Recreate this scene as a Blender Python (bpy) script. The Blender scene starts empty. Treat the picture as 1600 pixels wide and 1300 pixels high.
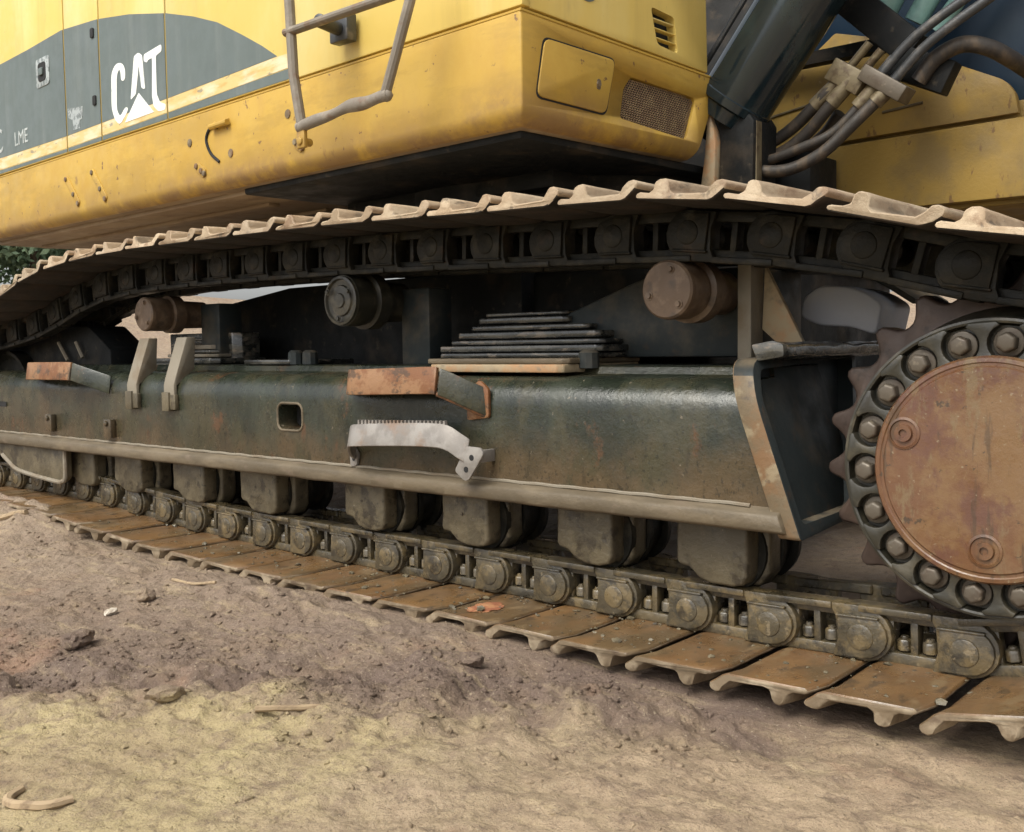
import bpy, bmesh, math, random
import numpy as np
from mathutils import Vector, Matrix, noise as mnoise
R = math.radians
random.seed(7)
rng = np.random.default_rng(11)
sc = bpy.context.scene
COL = sc.collection

# ------------------------------------------------------------------ camera, sky, sun, exposure
cam_d = bpy.data.cameras.new('camera')
cam = bpy.data.objects.new('camera', cam_d)
COL.objects.link(cam)
yaw, pitch, roll = 0.7117759928165431, 0.06643567715859523, -0.013148884453217977
fw = Vector((-math.sin(yaw)*math.cos(pitch), math.cos(yaw)*math.cos(pitch), -math.sin(pitch)))
rt = Vector((math.cos(yaw), math.sin(yaw), 0))
up = rt.cross(fw)
r2 = rt*math.cos(roll)+up*math.sin(roll)
u2 = -rt*math.sin(roll)+up*math.cos(roll)
mw = Matrix((r2, u2, -fw)).transposed().to_4x4()
mw.translation = (2.0885300428115463, -2.3089138878028845, 0.8404107983341921)
cam.matrix_world = mw
cam_d.sensor_fit = 'HORIZONTAL'
cam_d.sensor_width = 36
cam_d.lens = 1614.14/1600*36
cam_d.clip_start = .05
cam_d.clip_end = 2000
sc.camera = cam

SUN_EL, SUN_AZ = R(52), R(182)          # azimuth clockwise from +y
world = bpy.data.worlds.new('World')
sc.world = world
world.use_nodes = True
wt = world.node_tree
wt.nodes.clear()
sky = wt.nodes.new('ShaderNodeTexSky')
sky.sky_type = 'NISHITA'
sky.sun_disc = False
sky.sun_elevation = SUN_EL
sky.sun_rotation = SUN_AZ
sky.air_density = 1.0
sky.dust_density = 4.0
hs = wt.nodes.new('ShaderNodeHueSaturation')
hs.inputs['Saturation'].default_value = .22
bg = wt.nodes.new('ShaderNodeBackground')
bg.inputs['Strength'].default_value = .115
wo = wt.nodes.new('ShaderNodeOutputWorld')
wt.links.new(sky.outputs[0], hs.inputs['Color'])
wt.links.new(hs.outputs[0], bg.inputs['Color'])
wt.links.new(bg.outputs[0], wo.inputs['Surface'])

sun_d = bpy.data.lights.new('sun', 'SUN')
sun_d.energy = 1.35
sun_d.angle = R(34)
sun_d.color = (1, .97, .86)
sun = bpy.data.objects.new('sun', sun_d)
COL.objects.link(sun)
sd = Vector((math.sin(SUN_AZ)*math.cos(SUN_EL), math.cos(SUN_AZ)*math.cos(SUN_EL), math.sin(SUN_EL)))
sun.rotation_euler = sd.to_track_quat('Z', 'Y').to_euler()
sun.location = (0, 0, 30)

sc.view_settings.view_transform = 'Standard'
sc.view_settings.look = 'None'
sc.view_settings.exposure = 1.0
sc.view_settings.gamma = 1
sc.view_settings.use_curve_mapping = False

# ------------------------------------------------------------------ materials
def mixc(nt, fac, a, b):
    n = nt.nodes.new('ShaderNodeMix')
    n.data_type = 'RGBA'
    for sock, v in ((n.inputs[0], fac), (n.inputs[6], a), (n.inputs[7], b)):
        if hasattr(v, 'is_output') or isinstance(v, bpy.types.NodeSocket):
            nt.links.new(v, sock)
        else:
            sock.default_value = v if isinstance(v, float) else (*v, 1)
    return n.outputs[2]

def math_n(nt, op, a, b=None, clamp=False):
    n = nt.nodes.new('ShaderNodeMath')
    n.operation = op
    n.use_clamp = clamp
    for i, v in enumerate((a, b)):
        if v is None: continue
        if isinstance(v, bpy.types.NodeSocket): nt.links.new(v, n.inputs[i])
        else: n.inputs[i].default_value = v
    return n.outputs[0]

def maprange(nt, v, a, b, c=0., d=1., smooth=True):
    n = nt.nodes.new('ShaderNodeMapRange')
    n.interpolation_type = 'SMOOTHSTEP' if smooth else 'LINEAR'
    nt.links.new(v, n.inputs[0])
    for i, x in enumerate((a, b, c, d)): n.inputs[i+1].default_value = x
    return n.outputs[0]

def layered(name, base, layers=(), rough=(.5, .75), metal=0., bump=((60, .35, .004),), rscale=9., vary=True, spec=.5, tone=None):
    m = bpy.data.materials.new(name)
    m.use_nodes = True
    nt = m.node_tree
    bs = nt.nodes['Principled BSDF']
    tc = nt.nodes.new('ShaderNodeTexCoord')
    geo = nt.nodes.new('ShaderNodeNewGeometry')
    co = tc.outputs['Object']
    if vary:
        oi = nt.nodes.new('ShaderNodeObjectInfo')
        va = nt.nodes.new('ShaderNodeVectorMath'); va.operation = 'MULTIPLY_ADD'
        cx = nt.nodes.new('ShaderNodeCombineXYZ')
        for i, k in enumerate((37., 91., 53.)):
            nt.links.new(math_n(nt, 'MULTIPLY', oi.outputs['Random'], k), cx.inputs[i])
        va.inputs[1].default_value = (1, 1, 1)
        nt.links.new(co, va.inputs[0]); nt.links.new(cx.outputs[0], va.inputs[2])
        co = va.outputs[0]
    def noise(scale, detail=6, dist=0., rgh=.6, off=0.):
        mp = nt.nodes.new('ShaderNodeMapping')
        s = scale if isinstance(scale, (tuple, list)) else (scale,)*3
        mp.inputs['Scale'].default_value = s
        mp.inputs['Location'].default_value = (off, off*1.7, off*.6)
        nt.links.new(co, mp.inputs[0])
        n = nt.nodes.new('ShaderNodeTexNoise')
        n.inputs['Scale'].default_value = 1
        n.inputs['Detail'].default_value = detail
        n.inputs['Roughness'].default_value = rgh
        n.inputs['Distortion'].default_value = dist
        nt.links.new(mp.outputs[0], n.inputs['Vector'])
        return n.outputs['Fac']
    col = base
    sep = None
    for k, L in enumerate(layers):
        f = maprange(nt, noise(L['scale'], L.get('detail', 6), L.get('dist', 0.), L.get('rgh', .6), 3.1*k+1), L['lo'], L['hi'])
        if 'z' in L:
            if sep is None:
                sep = nt.nodes.new('ShaderNodeSeparateXYZ')
                nt.links.new(geo.outputs['Position'], sep.inputs[0])
            wob = math_n(nt, 'MULTIPLY', noise(4., 4, 0, .6, 7.7*k), L.get('wob', .25))
            zz = math_n(nt, 'ADD', sep.outputs[2], wob)
            f = math_n(nt, 'MULTIPLY', f, maprange(nt, zz, *L['z']))
        if 'up' in L:
            sn = nt.nodes.new('ShaderNodeSeparateXYZ')
            nt.links.new(geo.outputs['Normal'], sn.inputs[0])
            f = math_n(nt, 'MULTIPLY', f, maprange(nt, sn.outputs[2], *L['up']))
        f = math_n(nt, 'MULTIPLY', f, L.get('amt', 1.))
        col = mixc(nt, f, col, L['col'])
    if vary and tone:
        w2 = nt.nodes.new('ShaderNodeTexWhiteNoise'); w2.noise_dimensions = '1D'
        nt.links.new(oi.outputs['Random'], w2.inputs['W'])
        col = mixc(nt, math_n(nt, 'MULTIPLY', w2.outputs['Value'], tone[0]), col, tone[1])
    if isinstance(col, bpy.types.NodeSocket): nt.links.new(col, bs.inputs['Base Color'])
    else: bs.inputs['Base Color'].default_value = (*col, 1)
    rr = maprange(nt, noise(rscale, 5, 0, .6, 21.), .3, .7, rough[0], rough[1])
    nt.links.new(rr, bs.inputs['Roughness'])
    bs.inputs['Metallic'].default_value = metal
    bs.inputs['Specular IOR Level'].default_value = spec
    prev = None
    for i, (s, st, d) in enumerate(bump):
        b = nt.nodes.new('ShaderNodeBump')
        b.inputs['Strength'].default_value = st
        b.inputs['Distance'].default_value = d
        nt.links.new(noise(s, 8, 0, .65, 11.+i*5), b.inputs['Height'])
        if prev is not None: nt.links.new(prev, b.inputs['Normal'])
        prev = b.outputs[0]
    if prev is not None: nt.links.new(prev, bs.inputs['Normal'])
    return m

MUD = (.20, .145, .095)
MUDL = (.36, .27, .17)
RUST = (.17, .07, .032)
M = {}
M['panel_yellow'] = layered('panel_yellow', (.64, .47, .12), [
    dict(col=(.70, .60, .27), scale=(1.2, 1.2, .5), lo=.44, hi=.62, amt=.6, detail=9),
    dict(col=(.50, .36, .10), scale=(9, 9, .8), lo=.5, hi=.75, amt=.45),
    dict(col=(.40, .30, .12), scale=(14, 14, 5), lo=.60, hi=.78, amt=.4),
    dict(col=(.16, .09, .04), scale=38, lo=.68, hi=.74, amt=.6)], rough=(.38, .6), bump=((18, .12, .004),))
M['skirt_yellow'] = layered('skirt_yellow', (.43, .262, .038), [
    dict(col=(.50, .325, .055), scale=(1.4, 1.4, 1.0), lo=.44, hi=.60, amt=.6, detail=10, rgh=.7),
    dict(col=(.38, .22, .05), scale=(7, 7, 2.5), lo=.52, hi=.75, amt=.55),
    dict(col=(.20, .115, .05), scale=(5, 5, 5), lo=.34, hi=.56, amt=.9, z=(1.82, 1.60), wob=.14, detail=9, rgh=.7),
    dict(col=(.34, .21, .035), scale=(2, 2, 8), lo=.46, hi=.60, amt=.6, detail=9, rgh=.7),
    dict(col=(.12, .055, .03), scale=24, lo=.645, hi=.70, amt=.85),
    dict(col=(.13, .06, .03), scale=(5, 5, 3), lo=.66, hi=.73, amt=.6)], rough=(.42, .65), bump=((14, .15, .005), (80, .1, .002)))
M['deck_yellow'] = layered('deck_yellow', (.34, .215, .045), [  # dirty yellow, base also darkened for the shade over the far deck
    dict(col=(.22, .15, .055), scale=5, lo=.42, hi=.65, amt=.75),
    dict(col=(.14, .07, .03), scale=(26, 26, 12), lo=.62, hi=.70, amt=.8),
    dict(col=(.58, .48, .30), scale=9, lo=.64, hi=.74, amt=.5)], rough=(.5, .75))
M['decal_grey'] = layered('decal_grey', (.100, .125, .120), [
    dict(col=(.16, .18, .17), scale=(12, 12, .7), lo=.45, hi=.75, amt=.55),
    dict(col=(.07, .09, .088), scale=(3, 3, 2), lo=.5, hi=.75, amt=.5)], rough=(.4, .6), bump=())
M['decal_cream'] = layered('decal_cream', (.60, .44, .18), [
    dict(col=(.66, .58, .42), scale=(5, 5, 16), lo=.42, hi=.66, amt=.8),
    dict(col=(.50, .30, .08), scale=(7, 7, 30), lo=.52, hi=.66, amt=.65),
    dict(col=(.16, .17, .15), scale=(9, 9, 24), lo=.60, hi=.66, amt=.7)], rough=(.5, .7), bump=())
M['decal_white'] = layered('decal_white', (.78, .80, .76), [
    dict(col=(.40, .45, .44), scale=(26, 26, 18), lo=.55, hi=.70, amt=.7)], rough=(.5, .7), bump=())
M['decal_faint'] = layered('decal_faint', (.33, .36, .36), [
    dict(col=(.12, .14, .14), scale=40, lo=.48, hi=.58, amt=.9)], rough=(.5, .7), bump=())
M['decal_letter'] = layered('decal_letter', (.42, .45, .44), [
    dict(col=(.25, .28, .27), scale=30, lo=.5, hi=.6, amt=.7)], rough=(.5, .7), bump=())
M['black_paint'] = layered('black_paint', (.008, .009, .0095), [
    dict(col=(.06, .045, .03), scale=5, lo=.5, hi=.72, amt=.55),
    dict(col=(.10, .08, .055), scale=18, lo=.6, hi=.72, amt=.4)], rough=(.5, .75), spec=.22)
M['belly_paint'] = layered('belly_paint', (.028, .027, .026), [
    dict(col=(.22, .15, .09), scale=(.7, 2, 2), lo=.5, hi=.66, amt=.8),
    dict(col=(.10, .075, .05), scale=9, lo=.52, hi=.7, amt=.5)], rough=(.6, .85), spec=.22)
M['frame_paint'] = layered('frame_paint', (.015, .019, .013), [
    dict(col=(.036, .042, .028), scale=(6, 6, 1.6), lo=.42, hi=.66, amt=.8, detail=9),
    dict(col=(.088, .060, .033), scale=(1.8, 1.8, 1.4), lo=.24, hi=.46, amt=.95, z=(.90, .60), wob=.55, detail=10, rgh=.72),
    dict(col=(.045, .042, .024), scale=(4, 4, 2.2), lo=.48, hi=.60, amt=.8, detail=10, rgh=.7),
    dict(col=(.140, .098, .056), scale=(6, 6, 5), lo=.47, hi=.57, amt=.8, z=(.66, .42), wob=.35, detail=10, rgh=.75),
    dict(col=(.095, .045, .022), scale=(5, 5, 3), lo=.58, hi=.64, amt=.7, detail=9, rgh=.7),
    dict(col=(.22, .18, .13), scale=(45, 45, 45), lo=.66, hi=.69, amt=.6),
    dict(col=(.010, .011, .009), scale=(20, 20, 6), lo=.56, hi=.68, amt=.4, detail=8),
    dict(col=(.008, .009, .008), scale=(90, 90, 60), lo=.56, hi=.66, amt=.55)],
    rough=(.14, .40), bump=((5, .3, .012), (42, .4, .0045), (160, .3, .0018)), vary=False, spec=.5)
M['flange_mud'] = layered('flange_mud', (.092, .070, .042), [
    dict(col=(.155, .120, .075), scale=(3, 9, 14), lo=.42, hi=.62, amt=.8),
    dict(col=(.14, .105, .07), scale=(8, 12, 16), lo=.56, hi=.70, amt=.85)], rough=(.45, .75), bump=((30, .5, .006), (110, .4, .002)), vary=False)
M['frame_dark'] = layered('frame_dark', (.026, .032, .033), [
    dict(col=(.09, .075, .055), scale=6, lo=.48, hi=.7, amt=.6),
    dict(col=(.07, .045, .03), scale=17, lo=.56, hi=.7, amt=.5),
    dict(col=(.22, .17, .11), scale=8, lo=.4, hi=.6, amt=.6, up=(.6, .95))], rough=(.4, .65), bump=((40, .3, .004),), spec=.22)
M['end_plate'] = layered('end_plate', (.125, .092, .052), [
    dict(col=(.17, .088, .036), scale=9, lo=.45, hi=.65, amt=.8),
    dict(col=(.24, .19, .115), scale=16, lo=.54, hi=.66, amt=.8),
    dict(col=(.06, .045, .035), scale=22, lo=.6, hi=.7, amt=.7)], rough=(.5, .75), bump=((40, .5, .005),))
M['mud_cap'] = layered('mud_cap', (.100, .082, .050), [
    dict(col=(.165, .135, .082), scale=9, lo=.44, hi=.58, amt=.8, detail=9, rgh=.7),
    dict(col=(.035, .027, .018), scale=12, lo=.52, hi=.62, amt=.85, detail=9, rgh=.7),
    dict(col=(.33, .28, .20), scale=60, lo=.66, hi=.71, amt=.6)], rough=(.3, .62), bump=((22, .7, .008), (90, .5, .003)), tone=(.45, (.045, .036, .024)))
M['shoe_inner'] = layered('shoe_inner', (0.141, 0.074, 0.030), [
    dict(col=(0.186, 0.100, 0.037), scale=(6, 2.5, 6), lo=.42, hi=.60, amt=.85),
    dict(col=(0.095, 0.065, 0.032), scale=(5, 3, 5), lo=.47, hi=.60, amt=.75, detail=9),
    dict(col=(0.205, 0.141, 0.072), scale=(14, 6, 14), lo=.57, hi=.66, amt=.65, detail=9),
    dict(col=(0.042, 0.027, 0.016), scale=(24, 12, 24), lo=.57, hi=.66, amt=.7),
    dict(col=(0.243, 0.185, 0.115), scale=70, lo=.63, hi=.68, amt=.5)], rough=(.2, .5), bump=((16, .4, .005), (70, .4, .003), (190, .35, .0014)), spec=.7, tone=(.35, (0.087, 0.059, 0.030)))
M['shoe_mud'] = layered('shoe_mud', (.175, .128, .078), [
    dict(col=(.36, .29, .20), scale=13, lo=.45, hi=.64, amt=.8),
    dict(col=(.10, .065, .04), scale=18, lo=.55, hi=.68, amt=.8)], rough=(.6, .85), bump=((45, .5, .005),))
M['shoe_dust'] = layered('shoe_dust', (.36, .26, .165), [
    dict(col=(.50, .395, .27), scale=(11, 5, 11), lo=.46, hi=.60, amt=.8, detail=9),
    dict(col=(.20, .115, .062), scale=(13, 5, 13), lo=.53, hi=.63, amt=.8, detail=9),
    dict(col=(.10, .075, .05), scale=(20, 6, 20), lo=.58, hi=.66, amt=.8, detail=9)], rough=(.6, .9), bump=((35, .6, .007), (120, .5, .003)), tone=(.6, (.22, .175, .120)))
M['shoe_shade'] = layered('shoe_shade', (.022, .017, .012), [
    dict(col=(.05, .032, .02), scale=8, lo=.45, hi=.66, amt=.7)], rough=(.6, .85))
M['link_mud'] = layered('link_mud', (.066, .052, .029), [
    dict(col=(.150, .108, .050), scale=14, lo=.46, hi=.58, amt=.85, detail=9, rgh=.7),
    dict(col=(.022, .018, .012), scale=17, lo=.50, hi=.62, amt=.85, detail=9, rgh=.7),
    dict(col=(.24, .185, .11), scale=(40, 40, 40), lo=.61, hi=.68, amt=.6)], rough=(.18, .48), bump=((40, .6, .005), (130, .45, .002)), spec=.75, tone=(.4, (.034, .030, .020)))
M['pin_mud'] = layered('pin_mud', (.066, .052, .029), [
    dict(col=(.150, .108, .050), scale=14, lo=.46, hi=.58, amt=.85, detail=9, rgh=.7),
    dict(col=(.022, .018, .012), scale=17, lo=.50, hi=.62, amt=.85, detail=9, rgh=.7),
    dict(col=(.24, .185, .11), scale=(40, 40, 40), lo=.61, hi=.68, amt=.6)], rough=(.18, .48), bump=((40, .6, .005), (130, .45, .002)), spec=.75)
M['nut_mud'] = layered('nut_mud', (.095, .078, .052), [
    dict(col=(.150, .108, .050), scale=14, lo=.46, hi=.58, amt=.85, detail=9, rgh=.7),
    dict(col=(.022, .018, .012), scale=17, lo=.50, hi=.62, amt=.85, detail=9, rgh=.7),
    dict(col=(.24, .185, .11), scale=(40, 40, 40), lo=.61, hi=.68, amt=.6)], rough=(.18, .48), bump=((40, .6, .005), (130, .45, .002)), spec=.75)
M['link_shade'] = layered('link_shade', (.012, .0115, .009), [  # dark copy of the link mud, top-run shade put into the colour
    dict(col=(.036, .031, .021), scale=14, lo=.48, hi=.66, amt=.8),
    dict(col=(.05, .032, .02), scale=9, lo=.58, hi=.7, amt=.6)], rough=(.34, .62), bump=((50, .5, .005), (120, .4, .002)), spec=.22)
M['cover_rust'] = layered('cover_rust', (0.118, 0.052, 0.022), [
    dict(col=(0.168, 0.097, 0.043), scale=(3, 3, 3), lo=.44, hi=.58, amt=.85, detail=10, rgh=.7),
    dict(col=(0.098, 0.041, 0.027), scale=(5, 5, 4), lo=.50, hi=.60, amt=.85, detail=10, rgh=.7),
    dict(col=(0.156, 0.111, 0.056), scale=(12, 12, 4), lo=.54, hi=.63, amt=.7, detail=10, rgh=.75),
    dict(col=(0.047, 0.030, 0.017), scale=(34, 34, 5), lo=.57, hi=.66, amt=.6, detail=8),
    dict(col=(0.035, 0.025, 0.016), scale=(26, 26, 26), lo=.62, hi=.66, amt=.8, detail=8, rgh=.7),
    dict(col=(0.257, 0.205, 0.133), scale=85, lo=.655, hi=.69, amt=.6)], rough=(.24, .5), bump=((5, .3, .008), (34, .35, .003), (120, .3, .0015)), vary=False, spec=.65)
M['cap_brown'] = layered('cap_brown', (.095, .060, .036), [
    dict(col=(.16, .11, .072), scale=12, lo=.45, hi=.62, amt=.85),
    dict(col=(.06, .042, .03), scale=20, lo=.52, hi=.68, amt=.8)], rough=(.42, .65), bump=((50, .4, .003),))
M['tooth_steel'] = layered('tooth_steel', (0.065, 0.044, 0.035), [
    dict(col=(0.100, 0.068, 0.052), scale=9, lo=.45, hi=.65, amt=.8),
    dict(col=(0.025, 0.021, 0.017), scale=14, lo=.55, hi=.7, amt=.8)], rough=(.38, .62), metal=.25, bump=((50, .4, .003),))
M['hub_grime'] = layered('hub_grime', (.024, .022, .015), [
    dict(col=(.075, .064, .042), scale=15, lo=.48, hi=.66, amt=.75),
    dict(col=(.02, .018, .015), scale=10, lo=.55, hi=.7, amt=.7)], rough=(.3, .55), bump=((60, .4, .003),), spec=.6)
M['bolt_steel'] = layered('bolt_steel', (.095, .078, .058), [
    dict(col=(.07, .05, .034), scale=25, lo=.48, hi=.66, amt=.8),
    dict(col=(.20, .165, .12), scale=40, lo=.58, hi=.7, amt=.7)], rough=(.38, .6), metal=.3, bump=((90, .35, .0015),))
M['bracket_orange'] = layered('bracket_orange', (.165, .068, .026), [
    dict(col=(.25, .135, .065), scale=8, lo=.48, hi=.58, amt=.85, detail=9, rgh=.7),
    dict(col=(.06, .035, .02), scale=(10, 10, 16), lo=.52, hi=.60, amt=.85, detail=9, rgh=.7),
    dict(col=(.035, .042, .034), scale=(5, 5, 5), lo=.58, hi=.64, amt=.8)], rough=(.4, .7), bump=((50, .5, .004),))
M['bracket_silver'] = layered('bracket_silver', (.22, .20, .18), [
    dict(col=(.33, .307, .28), scale=12, lo=.45, hi=.62, amt=.7),
    dict(col=(.24, .16, .11), scale=(6, 6, 9), lo=.52, hi=.68, amt=.8)], rough=(.38, .6), metal=.35, bump=((70, .4, .002),))
M['strap_grey'] = layered('strap_grey', (.21, .182, .138), [
    dict(col=(.17, .13, .085), scale=9, lo=.45, hi=.66, amt=.85)], rough=(.55, .8))
M['ladder_steel'] = layered('ladder_steel', (.175, .150, .120), [
    dict(col=(.27, .235, .19), scale=9, lo=.46, hi=.64, amt=.8),
    dict(col=(.15, .09, .055), scale=16, lo=.55, hi=.68, amt=.7)], rough=(.5, .75), bump=((60, .4, .003),))
M['cylinder_paint'] = layered('cylinder_paint', (.007, .014, .018), [
    dict(col=(.022, .040, .042), scale=(6, 6, 3), lo=.5, hi=.7, amt=.5)], rough=(.08, .2), bump=((14, .1, .003),), spec=.6)
M['boom_paint'] = layered('boom_paint', (.012, .028, .052), [
    dict(col=(.025, .05, .07), scale=3, lo=.45, hi=.7, amt=.6)], rough=(.3, .5), bump=())
M['rubber'] = layered('rubber', (.026, .021, .017), [
    dict(col=(.095, .066, .040), scale=(20, 20, 9), lo=.46, hi=.66, amt=.7)], rough=(.5, .75))
M['fitting'] = layered('fitting', (.15, .12, .07), [
    dict(col=(.075, .05, .028), scale=22, lo=.46, hi=.64, amt=.85)], rough=(.4, .6), metal=.3)
M['pipe_steel'] = layered('pipe_steel', (.055, .058, .062), [
    dict(col=(.20, .18, .16), scale=12, lo=.5, hi=.7, amt=.6)], rough=(.3, .5), metal=.3)
M['teal_pipe'] = layered('teal_pipe', (.20, .36, .33), [
    dict(col=(.05, .09, .085), scale=7, lo=.45, hi=.65, amt=.7)], rough=(.3, .5))
M['guard_grey'] = layered('guard_grey', (.36, .37, .41), [
    dict(col=(.42, .41, .40), scale=6, lo=.5, hi=.7, amt=.5)], rough=(.45, .65))
M['belly_lit_dust'] = layered('belly_lit_dust', (.21, .15, .092), [  # dusty tan with the ground-bounce light of the tail underside mixed in
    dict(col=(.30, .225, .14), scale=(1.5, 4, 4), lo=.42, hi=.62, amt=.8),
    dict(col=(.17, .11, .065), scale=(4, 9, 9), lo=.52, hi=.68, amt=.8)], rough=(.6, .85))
M['pale_plate'] = layered('pale_plate', (.34, .265, .165), [
    dict(col=(.38, .20, .09), scale=11, lo=.46, hi=.64, amt=.8),
    dict(col=(.20, .16, .11), scale=20, lo=.52, hi=.68, amt=.8)], rough=(.5, .75), bump=((50, .4, .003),))
M['oily_plate'] = layered('oily_plate', (.020, .021, .019), [
    dict(col=(.09, .085, .07), scale=(5, 14, 30), lo=.46, hi=.58, amt=.8, detail=9),
    dict(col=(.20, .16, .12), scale=(9, 20, 40), lo=.56, hi=.64, amt=.7, detail=9)], rough=(.12, .35), bump=((30, .4, .004),), spec=.8)
M['hole_dark'] = layered('hole_dark', (.008, .008, .008), rough=(.7, .9), bump=())
M['screen_rust'] = layered('screen_rust', (.20, .135, .08), [
    dict(col=(.30, .22, .12), scale=30, lo=.45, hi=.62, amt=.7)], rough=(.6, .8), bump=())
M['orange_clay'] = layered('orange_clay', (.24, .085, .038), [
    dict(col=(.40, .20, .09), scale=20, lo=.45, hi=.62, amt=.8)], rough=(.7, .9))

# ------------------------------------------------------------------ mesh helpers
def setp(o, label=None, cat=None, group=None, kind=None):
    for k, v in (('label', label), ('category', cat), ('group', group), ('kind', kind)):
        if v: o[k] = v
    return o

def box(bm, x0, x1, y0, y1, z0, z1):
    v = [bm.verts.new(p) for p in ((x0, y0, z0), (x1, y0, z0), (x1, y1, z0), (x0, y1, z0), (x0, y0, z1), (x1, y0, z1), (x1, y1, z1), (x0, y1, z1))]
    for f in ((3, 2, 1, 0), (4, 5, 6, 7), (0, 1, 5, 4), (1, 2, 6, 5), (2, 3, 7, 6), (3, 0, 4, 7)):
        bm.faces.new([v[i] for i in f])
    return v

def prism(bm, pts, axis, a0, a1):
    def P(p, a):
        return {'x': (a, p[0], p[1]), 'y': (p[0], a, p[1]), 'z': (p[0], p[1], a)}[axis]
    A = [bm.verts.new(P(p, a0)) for p in pts]
    B = [bm.verts.new(P(p, a1)) for p in pts]
    n = len(pts)
    bm.faces.new(A); bm.faces.new(B[::-1])
    for i in range(n):
        bm.faces.new((A[i], B[i], B[(i+1) % n], A[(i+1) % n]))
    return A+B

def catmull(pts, k=6):
    pts = [Vector(p) for p in pts]
    if len(pts) < 3: return pts
    P = [pts[0]*2-pts[1]]+pts+[pts[-1]*2-pts[-2]]
    out = []
    for i in range(1, len(P)-2):
        for j in range(k):
            t = j/k
            a, b, c, d = P[i-1:i+3]
            out.append(.5*((2*b)+(c-a)*t+(2*a-5*b+4*c-d)*t*t+(3*b-a-3*c+d)*t**3))
    out.append(pts[-1])
    return out

def tube(bm, path, r, n=10, flat=1.):
    path = [Vector(p) for p in path]
    rings = []
    prev = None
    for i, p in enumerate(path):
        t = (path[min(i+1, len(path)-1)]-path[max(i-1, 0)]).normalized()
        if prev is None:
            a = Vector((0, 0, 1)) if abs(t.z) < .9 else Vector((0, 1, 0))
            nrm = (a-t*a.dot(t)).normalized()
        else:
            nrm = (prev-t*prev.dot(t)).normalized()
        prev = nrm
        b = t.cross(nrm)
        rr = r[i] if isinstance(r, (list, tuple)) else r
        rings.append([bm.verts.new(p+(nrm*math.cos(2*math.pi*k/n)*rr*flat+b*math.sin(2*math.pi*k/n)*rr)) for k in range(n)])
    for a, b in zip(rings, rings[1:]):
        for k in range(n):
            bm.faces.new((a[k], a[(k+1) % n], b[(k+1) % n], b[k]))
    bm.faces.new(rings[0][::-1]); bm.faces.new(rings[-1])

def lathe(bm, o, d, prof, n=32, phase=0.):
    """surface of revolution about the axis through o along d; prof = [(distance along, radius)]"""
    o, d = Vector(o), Vector(d).normalized()
    a = Vector((0, 0, 1)) if abs(d.z) < .9 else Vector((1, 0, 0))
    u = (a-d*a.dot(d)).normalized(); w = d.cross(u)
    rings = []
    for s, r in prof:
        rings.append([bm.verts.new(o+d*s+(u*math.cos(phase+2*math.pi*k/n)+w*math.sin(phase+2*math.pi*k/n))*max(r, 1e-4)) for k in range(n)])
    for p, q in zip(rings, rings[1:]):
        for k in range(n):
            bm.faces.new((p[k], p[(k+1) % n], q[(k+1) % n], q[k]))
    bm.faces.new(rings[0][::-1]); bm.faces.new(rings[-1])

def ribbon(bm, path, hv, th, nv=None):
    """flat bar bent along a path: hv = height vector (or one per point), th = thickness"""
    path = [Vector(p) for p in path]
    n = len(path)
    H = [Vector(h) for h in hv] if isinstance(hv[0], (tuple, list, Vector)) else [Vector(hv)]*n
    secs = []
    for i, p in enumerate(path):
        t = (path[min(i+1, n-1)]-path[max(i-1, 0)]).normalized()
        nn = t.cross(H[i]).normalized()*th
        secs.append([bm.verts.new(q) for q in (p, p+H[i], p+H[i]+nn, p+nn)])
    for a, b in zip(secs, secs[1:]):
        for k in range(4):
            bm.faces.new((a[k], a[(k+1) % 4], b[(k+1) % 4], b[k]))
    bm.faces.new(secs[0][::-1]); bm.faces.new(secs[-1])

def rrect(x0, x1, z0, z1, r, n=5):
    pts = []
    for cx, cz, a0 in ((x1-r, z1-r, 0), (x0+r, z1-r, 90), (x0+r, z0+r, 180), (x1-r, z0+r, 270)):
        for k in range(n+1):
            a = R(a0+90*k/n)
            pts.append((cx+r*math.cos(a), cz+r*math.sin(a)))
    return pts

def roundpoly(pts, r, n=4):
    """round the corners of a polygon"""
    out = []
    m = len(pts)
    for i in range(m):
        p, a, b = Vector(pts[i]), Vector(pts[i-1]), Vector(pts[(i+1) % m])
        rr = r[i] if isinstance(r, (list, tuple)) else r
        d1 = min(rr, (a-p).length*.45); d2 = min(rr, (b-p).length*.45)
        q1 = p+(a-p).normalized()*d1; q2 = p+(b-p).normalized()*d2
        for k in range(n+1):
            t = k/n
            out.append(tuple(q1*(1-t)**2+p*2*t*(1-t)+q2*t*t))
    return out

def rough_up(bm, amp, scale, cuts=0):
    for v in bm.verts:
        v.co += mnoise.noise_vector(v.co*scale)*amp

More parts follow.
